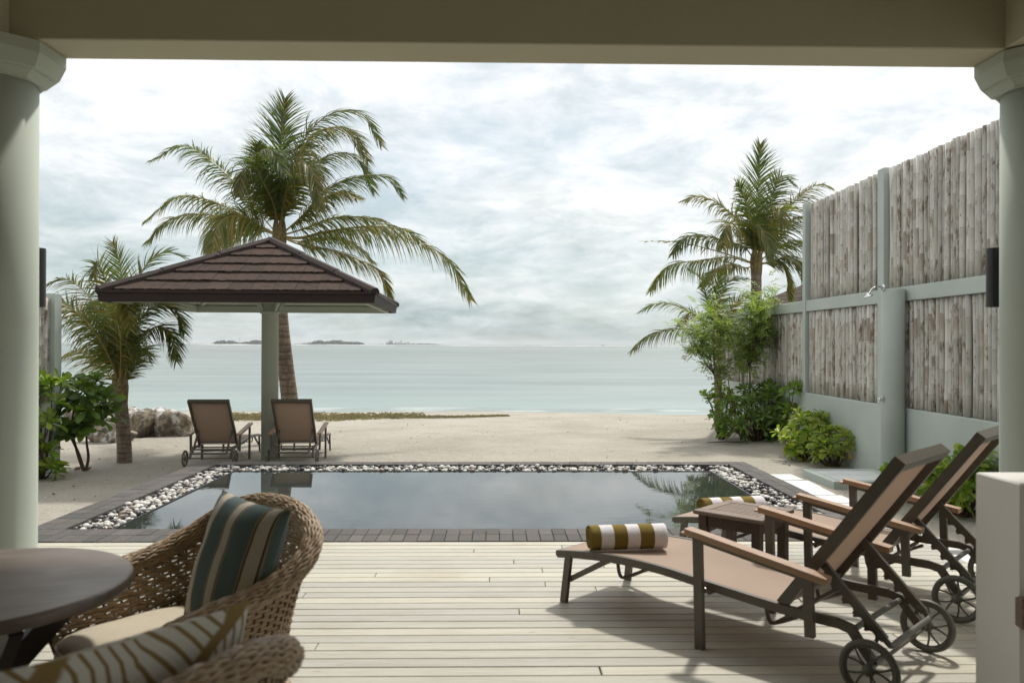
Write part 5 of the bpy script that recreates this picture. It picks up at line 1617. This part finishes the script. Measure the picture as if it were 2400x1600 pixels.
def wicker_chair(label, cx_, cy_, f):
    ang = atan2(f[1], f[0])
    t = thing('wicker_armchair', label, 'armchair', (cx_, cy_, 0), ang, 'wicker armchairs at the round table')
    half = [((.315, .335), .535), ((.26, .352), .60), ((.10, .368), .645), ((-.10, .375), .68), ((-.25, .365), .735), ((-.345, .305), .805), ((-.395, .165), .86), ((-.41, .0), .875)]
    rimp = [Vector((x, -y, z)) for (x, y), z in half] + [Vector((x, y, z)) for (x, y), z in half[-2::-1]]
    rim = smooth_path(rimp, 7); nr = len(rim)
    ZB = .27
    def bot(p): return Vector((p.x * .80 + .015, p.y * .80, ZB))
    # resample evenly
    def resample(pts, n):
        acc = [0]
        for i in range(1, len(pts)): acc.append(acc[-1] + (pts[i] - pts[i - 1]).length)
        out = []; j = 0
        for k in range(n + 1):
            s_ = acc[-1] * k / n
            while j < len(acc) - 2 and acc[j + 1] < s_: j += 1
            f_ = (s_ - acc[j]) / max(1e-9, acc[j + 1] - acc[j]); out.append(pts[j].lerp(pts[j + 1], f_))
        return out
    NS = 124
    R_ = resample(rim, NS)
    nrm = []
    for i in range(NS + 1):
        tg = R_[min(NS, i + 1)] - R_[max(0, i - 1)]; tg.z = 0; tg.normalize(); nrm.append(Vector((tg.y, -tg.x, 0)))
    def surf(i, z):
        p = R_[i]; b = bot(p); k = (z - ZB) / (p.z - ZB); k = max(0, min(1, k))
        q = b.lerp(p, k); q.z = z
        return q + nrm[i] * (.022 * sin(pi * k))
    mb = MB()
    for i in range(0, NS + 1, 2):
        mb.tube([surf(i, ZB - .02), surf(i, (ZB + R_[i].z) / 2), surf(i, R_[i].z - .01)], .0052, 4, caps=False)
    mb.build('stakes', M['stake'], t)
    mb = MB(); z = ZB; row = 0
    while z < .93:
        run = []
        for i in range(NS + 1):
            if z < R_[i].z - .02:
                run.append(surf(i, z + .002 * sin(i * 1.3 + row)) + nrm[i] * (.0042 * (1 if ((i // 2) + row) % 2 else -1) * (1 if i % 2 == 0 else 0)))
            else:
                if len(run) > 2: mb.tube(run, .0074, 5, caps=False)
                run = []
        if len(run) > 2: mb.tube(run, .0074, 5, caps=False)
        z += .0128 if row % 4 else .0142; row += 1
    mb.build('weave', M['weave'], t, smooth=True)
    # rolled rim: strands plaited round a core
    R2 = resample(rim, 200)
    core = []
    for i, p in enumerate(R2): core.append(.029 * min(1, .45 + min(i, 200 - i) * .055))
    mb = MB(); mb.tube(R2, core, 10); mb.build('rim_core', M['wickcore'], t)
    mb = MB(); fr = []
    prev = None
    for i, p in enumerate(R2):
        tg = (R2[min(200, i + 1)] - R2[max(0, i - 1)]).normalized()
        u = Vector((0, 0, 1)) - tg * tg.z; u.normalize(); fr.append((u, tg.cross(u)))
    for k in range(17):
        for dirn in (1, -1):
            pts = []
            for i, p in enumerate(R2):
                a = 2 * pi * k / 17 + dirn * i * .060
                rr_ = (core[i] + .004) + .0028 * sin(i * .9 + k * 1.4 + (0 if dirn > 0 else pi))
                pts.append(p + fr[i][0] * cos(a) * rr_ + fr[i][1] * sin(a) * rr_)
            mb.tube(pts, .0050, 5)
    mb.build('rim', M['rimwick'], t, smooth=True)
    # seat ring, closed at the front
    mb = MB()
    loop = [bot(p) for p in R_] ; loop = loop + [Vector((.315, y, ZB)) for y in (.20, .10, 0, -.10, -.20)]
    for k in range(6): mb.tube([p + Vector((0, 0, -.06 + .017 * k)) for p in loop], .009, 6, closed=True)
    fr_ = [Vector((.30, y, 0)) for y in [-.26 + .04 * j for j in range(14)]]
    for k in range(4): mb.tube([p + Vector((.004 * ((j + k) % 2), 0, ZB + .03 + .0175 * k)) for j, p in enumerate(fr_)], .0085, 5)
    mb.build('seat_band', M['weave'], t, smooth=True)
    mb = MB(); mb.add([p + Vector((0, 0, .03)) for p in loop], [tuple(range(len(loop)))]); mb.build('seat_panel', M['wickcore'], t)
    for x, y in ((.25, .26), (.25, -.26), (-.27, .25), (-.27, -.25)):
        mb = MB(); pts = [Vector((x, y, ZB + .03)).lerp(Vector((x * 1.14, y * 1.1, 0)), k / 14) for k in range(15)]
        mb.tube(pts, [.021 + .0015 * (k % 2) for k in range(15)], 10); mb.build('leg', M['rimwick'], t, smooth=True)
    # seat cushion
    mb = MB()
    prof = [(0.0, .355), (.90, .355), (.985, .37), (1.0, .392), (1.0, .456), (.985, .480), (.93, .498), (.75, .510), (.4, .517), (0.0, .519)]
    nn = 56; rows = []
    for r, z in prof:
        row = []
        for j in range(nn + 1):
            a = 2 * pi * j / nn; e = 3.6
            c_, s_ = cos(a), sin(a)
            k = (abs(c_) ** e + abs(s_) ** e) ** (-1 / e)
            x, y = c_ * k * .315 * r, s_ * k * .292 * r
            if x < 0: y *= 1 - .10 * (x / .315) ** 2
            row.append(Vector((x + .035, y, z + .003 * mnoise.noise(Vector((x * 8, y * 8, 0))))))
        rows.append(row)
    mb.grid(rows)
    piping = [p + Vector((0, 0, .004)) for p in rows[5][:-1]]
    mb.tube(piping, .005, 6, closed=True)
    mb.build('seat_cushion', M['cream'], t, smooth=True)
    return t
f1 = Vector((-.66, -.75)).normalized(); f2 = Vector((-.916, .40)).normalized()
C1, C2 = (-1.115, 2.813), (-.905, 1.65)
ch1 = wicker_chair('wicker armchair with a cream seat, holding the teal striped cushion', C1[0], C1[1], f1)
ch2 = wicker_chair('wicker armchair cut off by the bottom edge, holding the leaf print cushion', C2[0], C2[1], f2)

def cushion(name, label, mat, c, Wd, Hd, T, xdir, ydir, cat='cushion', seed=1):
    n_ = 26
    def pt(u, v, sgn):
        e = max(0.0, (1 - abs(u) ** 2.6)) ** .5 * max(0.0, (1 - abs(v) ** 2.6)) ** .5
        x = u * Wd / 2 * (1 - .055 * (1 - v * v) * abs(u) ** 2) ; y = v * Hd / 2 * (1 - .055 * (1 - u * u) * abs(v) ** 2)
        w = .012 * mnoise.noise(Vector((u * 2.2 + seed, v * 2.2, sgn))) * e
        return Vector((x, y, sgn * (T / 2 * e + w)))
    mb = MB()
    for sgn in (1, -1):
        rows = [[pt(-1 + 2 * i / n_, -1 + 2 * j / n_, sgn) for i in range(n_ + 1)] for j in range(n_ + 1)]
        if sgn < 0: rows = [r[::-1] for r in rows]
        mb.grid(rows)
    o = mb.build(name, mat, None, smooth=True, label=label, cat=cat)
    X = Vector(xdir).normalized(); Yv = Vector(ydir); Yv = (Yv - X * Yv.dot(X)).normalized(); Z = X.cross(Yv)
    mm = Matrix((X, Yv, Z)).transposed().to_4x4(); mm.translation = c; o.matrix_world = mm
    return o
def local(c, f, x, y, z):                             # chair-local point: x forward, y to the chair's left
    l = Vector((-f.y, f.x))
    return Vector((c[0] + f.x * x + l.x * y, c[1] + f.y * x + l.y * y, z))
def ldir(f, x, y, z):
    l = Vector((-f.y, f.x)); return Vector((f.x * x + l.x * y, f.y * x + l.y * y, z))
# chair 1: +y (chair's left) points towards the camera side
cushion('striped_cushion', 'teal cushion with cream stripes leaning in the far wicker armchair', M['striped'], local(C1, f1, -.145, .132, .718), .43, .47, .15, ldir(f1, -.02, 1, -.05), ldir(f1, -.30, .10, .94))
cushion('leaf_print_cushion', 'pale cushion with brown palm leaf print leaning in the front wicker armchair', M['leafprint'], local(C2, f2, -.20, .03, .712), .61, .50, .17, ldir(f2, .04, -1, -.11), ldir(f2, -.24, -.04, .97), seed=4)

# ------------------------------------------------------------------ sea air
hz = bpy.data.materials.new('sea_air'); hz.use_nodes = True
ht = hz.node_tree; ht.nodes.clear()
pv = ht.nodes.new('ShaderNodeVolumePrincipled'); pv.inputs['Density'].default_value = 0.00009; pv.inputs['Color'].default_value = (0.95, 0.98, 1.0, 1)
ho = ht.nodes.new('ShaderNodeOutputMaterial'); ht.links.new(pv.outputs[0], ho.inputs['Volume'])
mb = MB(); mb.box((0, 6200, 21), (29600, 12800, 56)); mb.build('haze', hz, kind='stuff')
